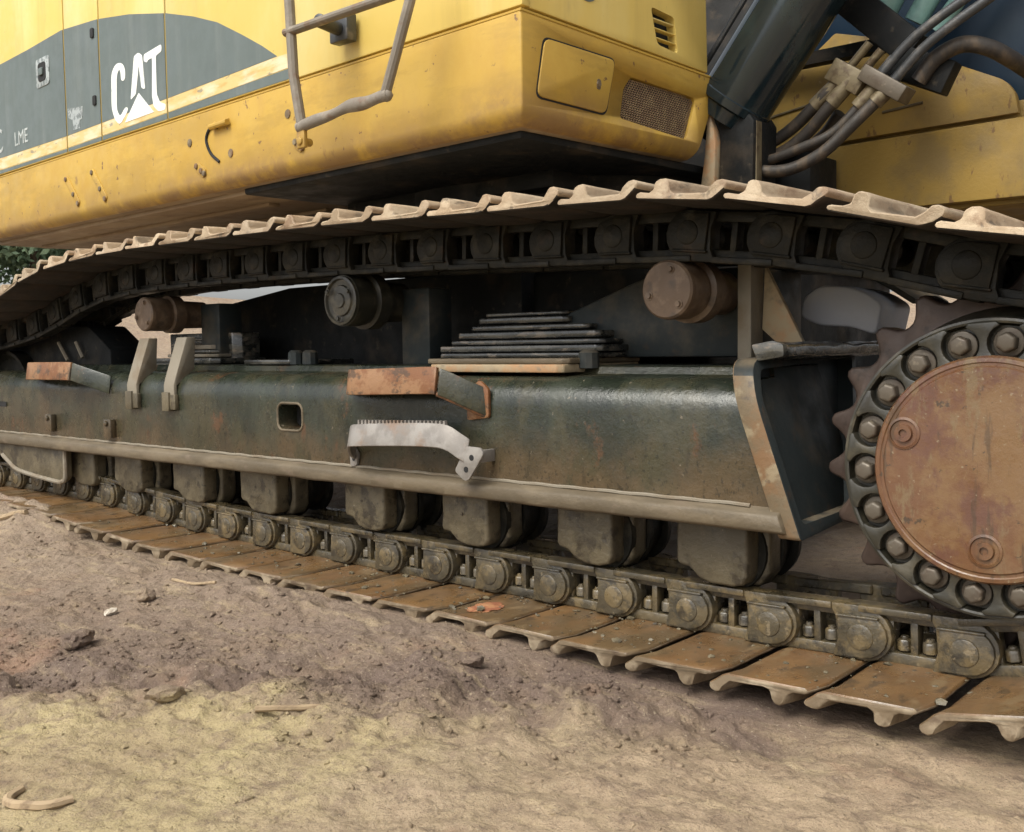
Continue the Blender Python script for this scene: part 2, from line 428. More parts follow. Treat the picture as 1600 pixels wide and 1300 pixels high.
ROOT = {}
def finish(name, bm, mat, parent=None, bevel=0., seg=2, ang=32, xf=None, slotf=None, kind=None, label=None):
    bmesh.ops.remove_doubles(bm, verts=bm.verts, dist=1e-6)
    bmesh.ops.recalc_face_normals(bm, faces=bm.faces)
    if bevel:
        es = [e for e in bm.edges if len(e.link_faces) == 2 and e.calc_face_angle(0) > R(ang)]
        bmesh.ops.bevel(bm, geom=es, offset=bevel, segments=seg, profile=.5, affect='EDGES', clamp_overlap=True)
    if xf is not None: bm.transform(xf)
    bm.normal_update()
    for e in bm.edges:
        e.smooth = len(e.link_faces) == 2 and e.calc_face_angle(0) < R(ang)
    for f in bm.faces:
        f.smooth = True
        if slotf: f.material_index = slotf(f)
    me = bpy.data.meshes.new(name)
    bm.to_mesh(me); bm.free()
    for mm in (mat if isinstance(mat, (list, tuple)) else [mat]): me.materials.append(mm)
    o = bpy.data.objects.new(name, me)
    COL.objects.link(o)
    if parent is not None: attach(o, parent)
    setp(o, kind=kind, label=label)
    return o

def attach(o, parent):
    o.parent = parent
    if parent.name in ROOT: o.matrix_parent_inverse = Matrix.Translation(-parent.location)

def root(name, loc, label, cat, group=None):
    e = bpy.data.objects.new(name, None)
    e.empty_display_size = .2
    COL.objects.link(e)
    e.location = loc
    setp(e, label, cat, group)
    ROOT[e.name] = 1
    return e

def cut(o, cutter_bm):
    bmesh.ops.recalc_face_normals(cutter_bm, faces=cutter_bm.faces)
    me = bpy.data.meshes.new('cutter'); cutter_bm.to_mesh(me); cutter_bm.free()
    c = bpy.data.objects.new('cutter', me); COL.objects.link(c)
    md = o.modifiers.new('b', 'BOOLEAN'); md.operation = 'DIFFERENCE'; md.object = c; md.solver = 'EXACT'
    bpy.context.view_layer.update()
    dg = bpy.context.evaluated_depsgraph_get()
    nm = bpy.data.meshes.new_from_object(o.evaluated_get(dg))
    o.modifiers.clear()
    o.data = nm
    bpy.data.objects.remove(c)

def NB(): return bmesh.new()

# ------------------------------------------------------------------ ground (one sheet to the horizon)
def lat(ix, iy, seed):
    h = (ix.astype(np.int64)*374761393+iy.astype(np.int64)*668265263+seed*974634777) & 0x7fffffff
    h = ((h ^ (h >> 13))*1274126177) & 0x7fffffff
    h = h ^ (h >> 16)
    return (h & 0xffff)/65535.
def vnoise(x, y, seed):
    ix, iy = np.floor(x), np.floor(y)
    fx, fy = x-ix, y-iy
    fx = fx*fx*fx*(fx*(fx*6-15)+10); fy = fy*fy*fy*(fy*(fy*6-15)+10)
    ix = ix.astype(np.int64); iy = iy.astype(np.int64)
    a = lat(ix, iy, seed); b = lat(ix+1, iy, seed); c = lat(ix, iy+1, seed); d = lat(ix+1, iy+1, seed)
    return (a+(b-a)*fx)*(1-fy)+(c+(d-c)*fx)*fy
def fbm(x, y, seed, oct=4, gain=.5):
    t = 0; a = 1; s = 0
    for k in range(oct):
        t = t+a*(vnoise(x+k*17.3, y-k*9.1, seed+k)-.5); s += a; a *= gain; x, y = (x*.8-y*.6)*2.03, (x*.6+y*.8)*2.03
    return t/s*2
def sstep(a, b, x):
    t = np.clip((x-a)/(b-a), 0, 1); return t*t*(3-2*t)
def ground_h(x, y):
    x = np.asarray(x, float); y = np.asarray(y, float)
    h = -.078+.03*fbm(x*.9, y*.9, 3, 3)
    near = 1-sstep(5, 12, np.hypot(x, y))
    rough = sstep(.35, .7, vnoise(x*1.3+5, y*1.3, 40))*.7+.45
    s = .846*y-.534*x+.61
    band = np.exp(-((s-.16)/.24)**2)                       # churned-up strip
    c = fbm(x*7, y*7, 12, 5, .55)
    fore = sstep(.05, -.35, s)
    h = h+near*(.026*rough*(1-.45*fore)+.050*band)*c+near*.012*np.maximum(0, fbm(x*16, y*16, 61, 3, .6)-.05)*(.3+1.6*band)*(1-.5*fore)
    rid = 1-np.abs(fbm(x*11+fbm(x*3, y*3, 77, 2)*1.2, y*11, 22, 3))*2
    h = h+near*.010*rough*(1-.6*fore)*rid
    u = x*.92+y*.39; w = -x*.39+y*.92                     # raked streaks in the foreground
    h = h+near*.010*sstep(.15, -.4, s)*fbm(u*2.2, w*14, 31, 4, .55)
    h = h+near*.004*fbm(x*42, y*42, 51, 3, .6)
    # flat under the track, soil banked against the left shoes
    under = sstep(-.10, .02, y)*sstep(1.6, .9, y)
    h = h*(1-under*.8)+under*.8*-.078
    lift = sstep(.75, -.35, x)*sstep(-.55, -.08, y)*sstep(1.4, .9, y)*near
    h = h+lift*(.038+.014*c)
    bank = np.exp(-((y-.04)/.14)**2)*sstep(-2.55, -3.1, x)*.11
    h = h+bank*(1+.5*c)
    h = h-.012*np.exp(-((y+.05)/.09)**2)*sstep(-.2, .6, x)
    # earth bank behind
    d = -x*.75+y*.66
    h = h+sstep(8.5, 15, d+1.2*fbm(x*.25, y*.25, 91, 3))*(1.75+.5*fbm(x*.3, y*.3, 93, 4))*(1-sstep(60, 140, d))
    h = h+.10*sstep(5, 9, d)*fbm(x*1.5, y*1.5, 95, 4)
    return h

def axis_pts(lo, hi, step, far):
    a = list(np.arange(lo, hi+step*.5, step))
    r, st = hi, step
    up_ = []
    while r < far: st *= 1.09; r += st; up_.append(r)
    r, st = lo, step
    dn = []
    while r > -far: st *= 1.09; r -= st; dn.append(r)
    return np.array(dn[::-1]+a+up_)
gx = axis_pts(-2.6, 2.2, .0085, 700.)
gy = axis_pts(-2.0, .12, .0075, 700.)
X, Y = np.meshgrid(gx, gy)
Z = ground_h(X, Y)
nx, ny = len(gx), len(gy)
vs = np.stack([X, Y, Z], -1).reshape(-1, 3)
i0 = (np.arange(ny-1)[:, None]*nx+np.arange(nx-1)[None]).ravel()
fc = np.stack([i0, i0+1, i0+nx+1, i0+nx], -1)
me = bpy.data.meshes.new('ground')
me.vertices.add(len(vs)); me.vertices.foreach_set('co', vs.ravel())
me.loops.add(fc.size); me.loops.foreach_set('vertex_index', fc.ravel().astype(np.int32))
me.polygons.add(len(fc))
me.polygons.foreach_set('loop_start', (np.arange(len(fc))*4).astype(np.int32))
me.polygons.foreach_set('use_smooth', np.ones(len(fc), bool))
me.update(calc_edges=True)
ground = bpy.data.objects.new('ground', me)
COL.objects.link(ground)
setp(ground, 'churned bare earth with tan, ochre and purple-brown soil in front of the track', kind='structure')

def soil_material(name, ramp, fleck=True):
    m = bpy.data.materials.new(name)
    m.use_nodes = True
    nt = m.node_tree
    bs = nt.nodes['Principled BSDF']
    geo = nt.nodes.new('ShaderNodeNewGeometry')
    pos = geo.outputs['Position']
    def noise(scale, detail=6, rgh=.6, dist=0., rot=0.):
        mp = nt.nodes.new('ShaderNodeMapping')
        mp.inputs['Scale'].default_value = scale if isinstance(scale, tuple) else (scale,)*3
        mp.inputs['Rotation'].default_value = (0, 0, rot)
        nt.links.new(pos, mp.inputs[0])
        n = nt.nodes.new('ShaderNodeTexNoise')
        n.inputs['Scale'].default_value = 1
        n.inputs['Detail'].default_value = detail
        n.inputs['Roughness'].default_value = rgh
        n.inputs['Distortion'].default_value = dist
        nt.links.new(mp.outputs[0], n.inputs['Vector'])
        return n.outputs['Fac']
    dp = nt.nodes.new('ShaderNodeVectorMath'); dp.operation = 'DOT_PRODUCT'
    dp.inputs[1].default_value = (-.534, .846, 0)
    nt.links.new(pos, dp.inputs[0])
    s = math_n(nt, 'ADD', dp.outputs['Value'], .61)
    s = math_n(nt, 'ADD', s, math_n(nt, 'MULTIPLY', math_n(nt, 'SUBTRACT', noise(1.7, 5), .5), 1.0))
    s = math_n(nt, 'ADD', s, math_n(nt, 'MULTIPLY', math_n(nt, 'SUBTRACT', noise(7., 6, .7), .5), .75))
    s = maprange(nt, s, -1.5, 1.5, smooth=False)
    cr = nt.nodes.new('ShaderNodeValToRGB')
    el = cr.color_ramp.elements
    el[0].position, el[0].color = ramp[0][0], (*ramp[0][1], 1)
    el[1].position, el[1].color = ramp[-1][0], (*ramp[-1][1], 1)
    for p, c in ramp[1:-1]:
        e = el.new(p); e.color = (*c, 1)
    nt.links.new(s, cr.inputs[0])
    col = cr.outputs[0]
    tp = nt.nodes.new('ShaderNodeVectorMath'); tp.operation = 'DOT_PRODUCT'
    tp.inputs[1].default_value = (.846, .534, 0)
    nt.links.new(pos, tp.inputs[0])
    tt = math_n(nt, 'ADD', tp.outputs['Value'], math_n(nt, 'MULTIPLY', math_n(nt, 'SUBTRACT', noise(2.2, 6, .65), .5), 1.6))
    fg = maprange(nt, s, .49, .44)
    col = mixc(nt, math_n(nt, 'MULTIPLY', math_n(nt, 'MULTIPLY', fg, maprange(nt, tt, .05, -.45)), .62), col, (.51, .42, .205))
    col = mixc(nt, math_n(nt, 'MULTIPLY', math_n(nt, 'MULTIPLY', fg, maprange(nt, tt, .0, .5)), .6), col, (.45, .33, .22))
    yel = math_n(nt, 'MULTIPLY', maprange(nt, s, .52, .40), maprange(nt, noise(1.1, 5), .50, .36))
    col = mixc(nt, math_n(nt, 'MULTIPLY', yel, .45), col, (.36, .265, .165))
    col = mixc(nt, math_n(nt, 'MULTIPLY', maprange(nt, noise(5., 6), .45, .7), .55), col, (.27, .19, .125))
    col = mixc(nt, math_n(nt, 'MULTIPLY', maprange(nt, noise((4., 22., 10.), 6, .65, 0, -.40), .5, .72), .5), col, (.50, .39, .23))
    col = mixc(nt, math_n(nt, 'MULTIPLY', maprange(nt, noise(26., 8, .75), .50, .66), .7), col, (.15, .105, .072))
    col = mixc(nt, math_n(nt, 'MULTIPLY', maprange(nt, noise(11., 7, .7), .50, .64), .5), col, (.215, .150, .108))
    col = mixc(nt, math_n(nt, 'MULTIPLY', maprange(nt, noise(75., 4, .7), .60, .68), .6), col, (.46, .375, .26))
    col = mixc(nt, math_n(nt, 'MULTIPLY', maprange(nt, noise(2.6, 4), .58, .72), .5), col, (.33, .19, .12))
    col = mixc(nt, math_n(nt, 'MULTIPLY', maprange(nt, noise(170., 5, .75), .54, .64), .6), col, (.13, .092, .065))
    col = mixc(nt, math_n(nt, 'MULTIPLY', maprange(nt, noise(120., 5, .75), .60, .67), .5), col, (.58, .49, .36))
    # grass film far away on the bank
    lp = nt.nodes.new('ShaderNodeVectorMath'); lp.operation = 'DOT_PRODUCT'
    lp.inputs[1].default_value = (-.75, .66, 0)
    nt.links.new(pos, lp.inputs[0])
    g = math_n(nt, 'MULTIPLY', maprange(nt, lp.outputs['Value'], 14., 22.), maprange(nt, noise(.5, 5), .35, .55))
    col = mixc(nt, g, col, (.10, .14, .06))
    nt.links.new(col, bs.inputs['Base Color'])
    nt.links.new(maprange(nt, noise(6., 5), .35, .7, .62, .95), bs.inputs['Roughness'])
    bs.inputs['Specular IOR Level'].default_value = .35
    prev = None
    for sc_, st, d in ((30., .9, .018), (95., 1., .009), (300., .9, .0035)):
        b = nt.nodes.new('ShaderNodeBump')
        b.inputs['Strength'].default_value = st; b.inputs['Distance'].default_value = d
        nt.links.new(noise(sc_, 6, .65), b.inputs['Height'])
        if prev: nt.links.new(prev, b.inputs['Normal'])
        prev = b.outputs[0]
    nt.links.new(prev, bs.inputs['Normal'])
    return m
SOIL = soil_material('soil', [(0., (.40, .31, .185)), (.28, (.43, .325, .215)), (.40, (.42, .325, .205)), (.475, (.34, .26, .165)),
                              (.535, (.205, .147, .108)), (.61, (.170, .120, .094)), (.71, (.235, .172, .128)), (1., (.30, .225, .16))])
me.materials.append(SOIL)

# clods: small crumbs of soil all over the foreground (stuff) ---------------------------------
ICO_V, ICO_F = None, None
_b = NB(); bmesh.ops.create_icosphere(_b, subdivisions=1, radius=1)
_b.verts.ensure_lookup_table()
ICO_V = np.array([v.co[:] for v in _b.verts]); ICO_F = np.array([[v.index for v in f.verts] for f in _b.faces]); _b.free()
def clod_field(name, n, gen, mat, label):
    V, F, k = [], [], 0
    for _ in range(n):
        x, y, r = gen()
        v = ICO_V*(1+.35*rng.standard_normal((len(ICO_V), 1))*.6)
        v = v*(r*np.array([rng.uniform(.8, 1.5), rng.uniform(.7, 1.2), rng.uniform(.45, .85)]))
        a = rng.uniform(0, 6.28); ca, sa = math.cos(a), math.sin(a)
        v = np.stack([v[:, 0]*ca-v[:, 1]*sa+x, v[:, 0]*sa+v[:, 1]*ca+y, v[:, 2]], -1)
        V.append(v); F.append(ICO_F+k); k += len(v)
    V = np.array(V)
    cx, cy = V[:, :, 0].mean(1), V[:, :, 1].mean(1)
    V[:, :, 2] += (ground_h(cx, cy))[:, None]
    V = V.reshape(-1, 3); F = np.concatenate(F)
    m_ = bpy.data.meshes.new(name)
    m_.vertices.add(len(V)); m_.vertices.foreach_set('co', V.ravel())
    m_.loops.add(F.size); m_.loops.foreach_set('vertex_index', F.ravel().astype(np.int32))
    m_.polygons.add(len(F)); m_.polygons.foreach_set('loop_start', (np.arange(len(F))*3).astype(np.int32))
    m_.polygons.foreach_set('use_smooth', rng.random(len(F)) < .7)
    m_.update(calc_edges=True)
    m_.materials.append(mat)
    o = bpy.data.objects.new(name, m_); COL.objects.link(o)
    setp(o, label, kind='stuff')
    return o
def g_crumb():
    while True:
        x = rng.uniform(-3.2, 2.3); y = rng.uniform(-1.9, .02)
        s = .846*y-.534*x+.61
        pr = (.12 if s < -.1 else .3)+.7*math.exp(-((s-.22)/.3)**2)
        if vnoise(np.array([x*2.1+9]), np.array([y*2.1]), 66)[0] < .42: pr *= .25
        if rng.random() < pr: break
    return x, y, min(.0017*(1/(1-rng.random()))**.56, .011)
clod_field('soil_crumbs', 13000, g_crumb, SOIL, 'loose crumbs of dry soil scattered over the bare earth')

# ------------------------------------------------------------------ the excavator
EX = root('excavator', (-1.0, 1.8, 0), 'yellow and black crawler excavator standing on muddy steel tracks', 'excavator')

# ---- track chain
def shoe_mesh(outer_):
    prof = [(.240, -.017), (.253, -.012), (.2515, -.003), (.247, .0), (.034, .0), (.020, -.005), (.006, -.016), (-.012, -.028), (-.018, -.038),
            (-.014, -.046), (.000, -.053), (.016, -.050), (.028, -.034), (.045, -.019), (.140, -.018), (.152, -.025), (.156, -.046),
            (.166, -.055), (.184, -.055), (.194, -.046), (.198, -.025), (.212, -.018)]
    bm = NB()
    seed = len(bpy.data.meshes)*3.7
    prism(bm, prof, 'y', 0, .9)
    for fc_ in [f for f in bm.faces if len(f.verts) > 8]: bm.faces.remove(fc_)
    bmesh.ops.subdivide_edges(bm, edges=[e for e in bm.edges if e.calc_length() > .5], cuts=11, use_grid_fill=True)
    for v in bm.verts:
        end = max(0, 1-min(v.co.y, .9-v.co.y)/.06)
        if end > .9: v.co.y += mnoise.noise(Vector((v.co.x*30, v.co.z*30, seed)))*.007
        outer = 1 if v.co.z < -.012 else .25
        if outer_ == 'shoe_mud': v.co.x += .010-.40*max(0, .055-v.co.y)
        v.co += mnoise.noise_vector(Vector((v.co.x*25, v.co.y*9, v.co.z*25+seed)))*(.0022+.0028*end)*outer
    bmesh.ops.holes_fill(bm, edges=[e for e in bm.edges if e.is_boundary], sides=0)
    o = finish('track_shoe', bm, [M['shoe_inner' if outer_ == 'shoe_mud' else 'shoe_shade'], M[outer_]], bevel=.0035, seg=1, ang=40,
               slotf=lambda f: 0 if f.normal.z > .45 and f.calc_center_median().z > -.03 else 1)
    return o
def link_mesh(mat):
    bm = NB()
    H = .146
    box(bm, -.045, .20, .317, .362, .108, H)                       # rail bar
    box(bm, -.010, .178, .290, .330, H-.018, H+.001)               # rolling face, a little proud
    box(bm, -.045, .20, .312, .360, .0, .030)                      # foot bar
    box(bm, -.048, .074, .319, .358, .026, .112)
    box(bm, .116, .136, .316, .358, .026, .112)                    # web between the windows
    arc = [(.262+.075*math.cos(a), .070+.072*math.sin(a)) for a in np.linspace(R(-80), R(78), 9)]
    boss = [(.176, .002)]+arc+[(.235, H-.001), (.168, H-.001), (.186, .110), (.190, .05)]
    prism(bm, boss, 'y', .296, .352)
    face = [(.262+.066*math.cos(a), .068+.060*math.sin(a)) for a in np.linspace(R(-90), R(60), 8)]
    prism(bm, [(.194, .008)]+face+[(.198, .118)], 'y', .284, .298)   # raised pin boss face
    box(bm, .192, .306, .280, .297, .112, .120)                    # ledge above the boss
    lathe(bm, (0, .364, .070), (0, 1, 0), [(0, .062), (.035, .062)], 18)
    o = finish('track_link', bm, mat, bevel=.007, seg=2)
    return o
def inner_link_mesh(mat):
    bm = NB()
    box(bm, -.045, .19, .538, .583, .118, .146)
    box(bm, -.045, .19, .540, .585, .0, .034)
    box(bm, .062, .086, .542, .581, .030, .122)
    arc = [(.262+.075*math.cos(a), .070+.072*math.sin(a)) for a in np.linspace(R(-80), R(78), 8)]
    prism(bm, [(.150, .002)]+arc+[(.235, .145), (.150, .145)], 'y', .548, .612)
    lathe(bm, (0, .36, .070), (0, 1, 0), [(0, .038), (.20, .038)], 14)   # bushing
    return finish('track_link', bm, mat, bevel=.004, seg=1)
def pin_mesh(mat):
    bm = NB()
    lathe(bm, (.258, .2795, .064), (0, 1, 0), [(0, .030), (.002, .034), (.006, .036)], 20)
    return finish('link_pin', bm, mat, bevel=0)
def nut_mesh(mat, x):
    bm = NB()
    lathe(bm, (x, .337, .034), (0, 0, 1), [(0, .020), (.026, .020), (.031, .016)], 6, .3)
    lathe(bm, (x, .337, .060), (0, 0, 1), [(0, .012), (.012, .011)], 10)
    return finish('nut', bm, mat, bevel=.002, seg=1)
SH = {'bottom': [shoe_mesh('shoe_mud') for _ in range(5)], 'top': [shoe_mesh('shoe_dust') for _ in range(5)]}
LK = {'bottom': (link_mesh(M['link_mud']), inner_link_mesh(M['link_mud'])), 'top': (link_mesh(M['link_shade']), inner_link_mesh(M['link_shade']))}
PN = {'bottom': pin_mesh(M['pin_mud']), 'top': pin_mesh(M['link_shade'])}
NT = (nut_mesh(M['nut_mud'], .095), nut_mesh(M['nut_mud'], .160))
PROTO = [*SH['bottom'], *SH['top'], *LK['bottom'], *LK['top'], PN['bottom'], PN['top'], *NT]

PIN = .070
SPC, SPR = Vector((1.375, .548)), .46          # sprocket centre (x, z), pin circle
IDC, IDR = Vector((-4.15, .53)), .40         # idler
bot = [(-4.15, .13), (-3.6, .145), (-2.95, .132), (-2.62, .112), (-2.39, .100), (-2.12, .085), (-1.84, .077), (-1.3, .070), (0, .070), (.8, .072), (1.03, .080), (1.375, .088)]
topp = [(1.375, 1.008), (1.28, 1.018), (1.04, 1.082), (.78, 1.128), (.5, 1.158), (.25, 1.166), (0, 1.173), (-.5, 1.190), (-1., 1.202), (-1.5, 1.206), (-2.1, 1.207), (-2.57, 1.195), (-3.0, 1.150), (-3.27, 1.075), (-3.65, .99), (-4.15, .93)]
def dense(pts):
    c = catmull([(a, 0, b) for a, b in pts], 24)
    return [Vector((p.x, p.z)) for p in c]
def walk(poly, start, step):
    """points spaced by chord 'step' along a polyline from its vertex nearest 'start'"""
    out = [poly[0]]
    for p in poly[1:]:
        while (p-out[-1]).length >= step:
            # move to the exact distance along the segment direction
            d = (p-out[-1]); out.append(out[-1]+d.normalized()*step)
    return out
P0 = .2605
db = dense(bot)
ib = min(range(len(db)), key=lambda i: abs(db[i].x-.021))
right = [SPC+Vector((math.sin(a), -math.cos(a)))*SPR for a in np.linspace(0, math.pi/2, 40)][1:]
nodes_r = walk(db[ib:]+right, 0, P0)
leftarc = [IDC+Vector((-math.sin(a), -math.cos(a)))*IDR for a in np.linspace(0, math.pi/2, 40)][1:]
nodes_l = walk(db[:ib+1][::-1]+leftarc, 0, P0)
bottom_nodes = nodes_l[::-1]+nodes_r[1:]
dt = dense(topp)
it = min(range(len(dt)), key=lambda i: abs(dt[i].x-.007))
rarc = [SPC+Vector((math.sin(a), math.cos(a)))*SPR for a in np.linspace(0, math.pi/2, 40)][1:]
tr = walk(dt[:it+1][::-1]+rarc, 0, P0)
larc = [IDC+Vector((-math.sin(a), math.cos(a)))*IDR for a in np.linspace(0, math.pi/2, 40)][1:]
tl = walk(dt[it:]+larc, 0, P0)
top_nodes = tr[::-1]+tl[1:]
CHAIN = [(a, b, 'bottom') for a, b in zip(bottom_nodes, bottom_nodes[1:])]+[(a, b, 'top') for a, b in zip(top_nodes, top_nodes[1:])]

def place(src, a, b, dy, parent, jit=0.):
    o = src.copy()
    COL.objects.link(o)
    d = b-a
    t = Vector((d.x, 0, d.y)).normalized()
    n = Vector((-t.z, 0, t.x))
    base = Vector((a.x, dy, a.y))-n*PIN
    o.location = base
    o.rotation_euler = (random.gauss(0, jit), -math.atan2(d.y, d.x)+random.gauss(0, jit*.6), random.gauss(0, jit*.4))
    o.scale = (d.length/.26, 1, 1)
    attach(o, parent)
    return o
clay_shoe = None
for a, b, run in CHAIN:
    o = place(random.choice(SH[run]), a, b, random.gauss(0, .003), EX, .008)
    if run == 'bottom' and abs(a.x+.24) < .1: clay_shoe = o
    l1 = place(LK[run][0], a, b, 0, EX)
    l2 = place(LK[run][1], a, b, 0, EX)
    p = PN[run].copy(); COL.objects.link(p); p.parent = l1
    if run == 'bottom':
        for q in NT:
            p = q.copy(); COL.objects.link(p); p.parent = l1
for a, b, run in CHAIN:                                   # the other track, beyond the carbody
    place(SH[run][0], a, b, 2.75, EX, .006)
for q in PROTO: bpy.data.objects.remove(q)
clay_shoe['label'] = 'track shoe with a smear of orange-red clay'
bm = NB()
bmesh.ops.create_grid(bm, x_segments=22, y_segments=22, size=1)
for v in bm.verts:
    rr = v.co.length
    v.co = Vector((.12+v.co.x*.055*(1+.25*v.co.y), .13+v.co.y*.085, .0015+max(0, 1-rr)*.007+mnoise.noise(v.co*3.)*.002))
bmesh.ops.delete(bm, geom=[v for v in bm.verts if math.hypot((v.co.x-.12)/.06, (v.co.y-.13)/.09) > .86+.22*mnoise.noise(v.co*40)], context='VERTS')
sm = finish('clay_smear', bm, M['orange_clay'], None)
sm.parent = clay_shoe

V_, F_, k_ = [], [], 0
for _ in range(420):
    x = rng.uniform(-2.6, 1.6); y = .02+abs(rng.normal(0, .5))*.5
    if y > .30: y = .30-abs(rng.normal(0, .02))
    r = min(.0025*(1/(1-rng.random()))**.5, .013)
    zt = float(np.interp(x, [p.x for p in db], [p.y for p in db]))-PIN
    v = ICO_V*(1+.2*rng.standard_normal((len(ICO_V), 1)))*r*np.array([1.2, 1, .6])+np.array([x, y, zt+r*.25])
    V_.append(v); F_.append(ICO_F+k_); k_ += len(v)
m_ = bpy.data.meshes.new('mud_crumbs')
m_.from_pydata(np.concatenate(V_).tolist(), [], np.concatenate(F_).tolist())
m_.materials.append(M['mud_cap'])
o = bpy.data.objects.new('mud_crumbs', m_); COL.objects.link(o); attach(o, EX); o['kind'] = 'stuff'

# ---- sprocket
bm = NB()
pts = []
NTH = 22
for k in range(NTH):
    for t, r in ((-.5, .428), (-.40, .430), (-.31, .437), (-.23, .449), (-.16, .464), (-.10, .475), (.0, .479), (.10, .475), (.16, .464), (.23, .449), (.31, .437), (.40, .430)):
        a = 2*math.pi*(k+t+.30)/NTH
        pts.append((SPC.x+r*math.cos(a), .54+r*math.sin(a)))
prism(bm, pts, 'y', .40, .50)
spr = finish('sprocket', bm, M['tooth_steel'], EX, bevel=.008, seg=2, ang=50)
bm = NB()
C0 = (1.375, 0, .5435)
lathe(bm, (C0[0], .236, C0[2]), (0, 1, 0), [(0, .333), (.012, .345), (.10, .352), (.17, .385)], 72)
finish('sprocket_hub', bm, M['hub_grime'], spr)
NBOLT, RB = 18, .295
bm = NB()
for k in range(NBOLT):
    th = 2*math.pi*(k+.5)/NBOLT+.07
    half = math.pi/NBOLT
    c1 = (RB*math.cos(th-half), RB*math.sin(th-half)); c2 = (RB*math.cos(th+half), RB*math.sin(th+half))
    rp = .043
    P = []
    def arcpts(c, other, n=9):
        base = math.atan2(other[1]-c[1], other[0]-c[0])
        return [(c[0]+rp*math.cos(base+q), c[1]+rp*math.sin(base+q)) for q in np.linspace(-1.25, 1.25, n)]
    A = arcpts(c1, c2); B = arcpts(c2, c1)
    A.sort(key=lambda p: math.hypot(*p)); B.sort(key=lambda p: -math.hypot(*p))
    ro, ri = .342, .262
    o1 = (ro*math.cos(th-half*.52), ro*math.sin(th-half*.52)); o2 = (ro*math.cos(th+half*.52), ro*math.sin(th+half*.52))
    i1 = (ri*math.cos(th-half*.62), ri*math.sin(th-half*.62)); i2 = (ri*math.cos(th+half*.62), ri*math.sin(th+half*.62))
    poly = [i1]+A+[o1, o2]+B+[i2]
    prism(bm, [(C0[0]+p[0], C0[2]+p[1]) for p in poly], 'y', .204, .240)
finish('hub_rib', bm, M['hub_grime'], spr, bevel=.004, seg=2, ang=40)
bm = NB()
lathe(bm, (C0[0], .212, C0[2]), (0, 1, 0), [(.03, .337), (0, .339), (-.002, .344), (0, .350), (.04, .354)], 90)
finish('hub_rim', bm, M['hub_grime'], spr)
for k in range(NBOLT):
    th = 2*math.pi*k/NBOLT+.07
    bm = NB()
    x, z = C0[0]+RB*math.cos(th), C0[2]+RB*math.sin(th)
    lathe(bm, (x, .228, z), (0, -1, 0), [(0, .036), (.006, .034)], 24)
    lathe(bm, (x, .222, z), (0, -1, 0), [(0, .0245), (.026, .0245), (.031, .019)], 6, random.uniform(0, 1))
    finish('bolt', bm, M['bolt_steel'], spr, bevel=.003, seg=2, ang=25)
bm = NB()
lathe(bm, (C0[0], .236, C0[2]), (0, -1, 0), [(0, .264), (.046, .264), (.053, .259), (.054, .250), (.0515, .247), (.0515, .241), (.056, .237), (.0585, 0)], 96)
cov = finish('final_drive_cover', bm, M['cover_rust'], EX, ang=20)
for x, z in ((1.185, .622), (1.374, .358), (1.565, .622)):
    bm = NB()
    lathe(bm, (x, .183, z), (0, -1, 0), [(0, .040), (.006, .039), (.008, .033), (.004, .031), (.004, .022), (.012, .020), (.012, .010), (.006, .009), (.006, 0)], 32)
    finish('drain_plug', bm, M['cover_rust'], cov, ang=25)

bm = NB()
lathe(bm, (C0[0], .503, C0[2]), (0, 1, 0), [(0, .41), (.05, .43), (.30, .43), (.32, .36), (.55, .34)], 56)
finish('drive_housing', bm, M['frame_dark'], EX)
# idler wheel at the far left
bm = NB()
lathe(bm, (IDC.x, .36, IDC.y), (0, 1, 0), [(0, .12), (.01, .14), (.03, .28), (.0, .31), (.0, .33), (.18, .33), (.18, .31)], 64)
finish('idler_wheel', bm, M['link_shade'], EX)

# ---- track frame
def frame_section(bm, x0, x1, mirror=None):
    sec = [(.2, .347), (.2, .648)]+[(.29-.09*math.cos(q), .652+.092*math.sin(q)) for q in np.linspace(.12, math.pi/2, 9)]+[
           (.400, .749), (.410, .776), (.425, .778), (.705, .778), (.705, .345)]
    if mirror: sec = [(mirror-a, b) for a, b in sec]
    return prism(bm, sec, 'x', x0, x1)
bm = NB()
vv = frame_section(bm, -5.4, .8)
for v in vv:
    if v.co.x > 0: v.co.x = .744+(.734-v.co.z)*.353
fr = finish('track_frame', bm, [M['frame_paint'], M['frame_dark']], EX, bevel=.004, seg=2, ang=40, slotf=lambda f: 1 if f.normal.x > .8 else 0)
cb = NB(); prism(cb, rrect(-1.306, -1.159, .530, .626, .028), 'y', .1, .30)
cut(fr, cb)
bm = NB()
pp = rrect(-1.312, -1.153, .524, .632, .033, 6)
tube(bm, [(p[0], .2, p[1]) for p in pp]+[(pp[0][0], .2, pp[0][1])], .005, 8)
finish('slot_rim', bm, M['flange_mud'], fr)
bm = NB()
prism(bm, rrect(-1.30, -1.165, .536, .62, .025), 'y', .285, .296)
finish('slot_back', bm, M['hole_dark'], fr)
bm = NB()
vv = prism(bm, [(.240, .343), (.172, .343), (.163, .350), (.161, .384), (.168, .394), (.194, .402), (.205, .412), (.24, .412)], 'x', -5.4, .8)
bmesh.ops.subdivide_edges(bm, edges=[e for e in bm.edges if e.calc_length() > 3], cuts=150)
for v in bm.verts:
    if v.co.y < .20: v.co += mnoise.noise_vector(Vector((v.co.x*7, v.co.y*20, v.co.z*20)))*.0028
    if v.co.x > .79: v.co.x = .744+(.734-v.co.z)*.353
finish('bottom_flange', bm, M['flange_mud'], fr, bevel=.003, seg=1, ang=45)
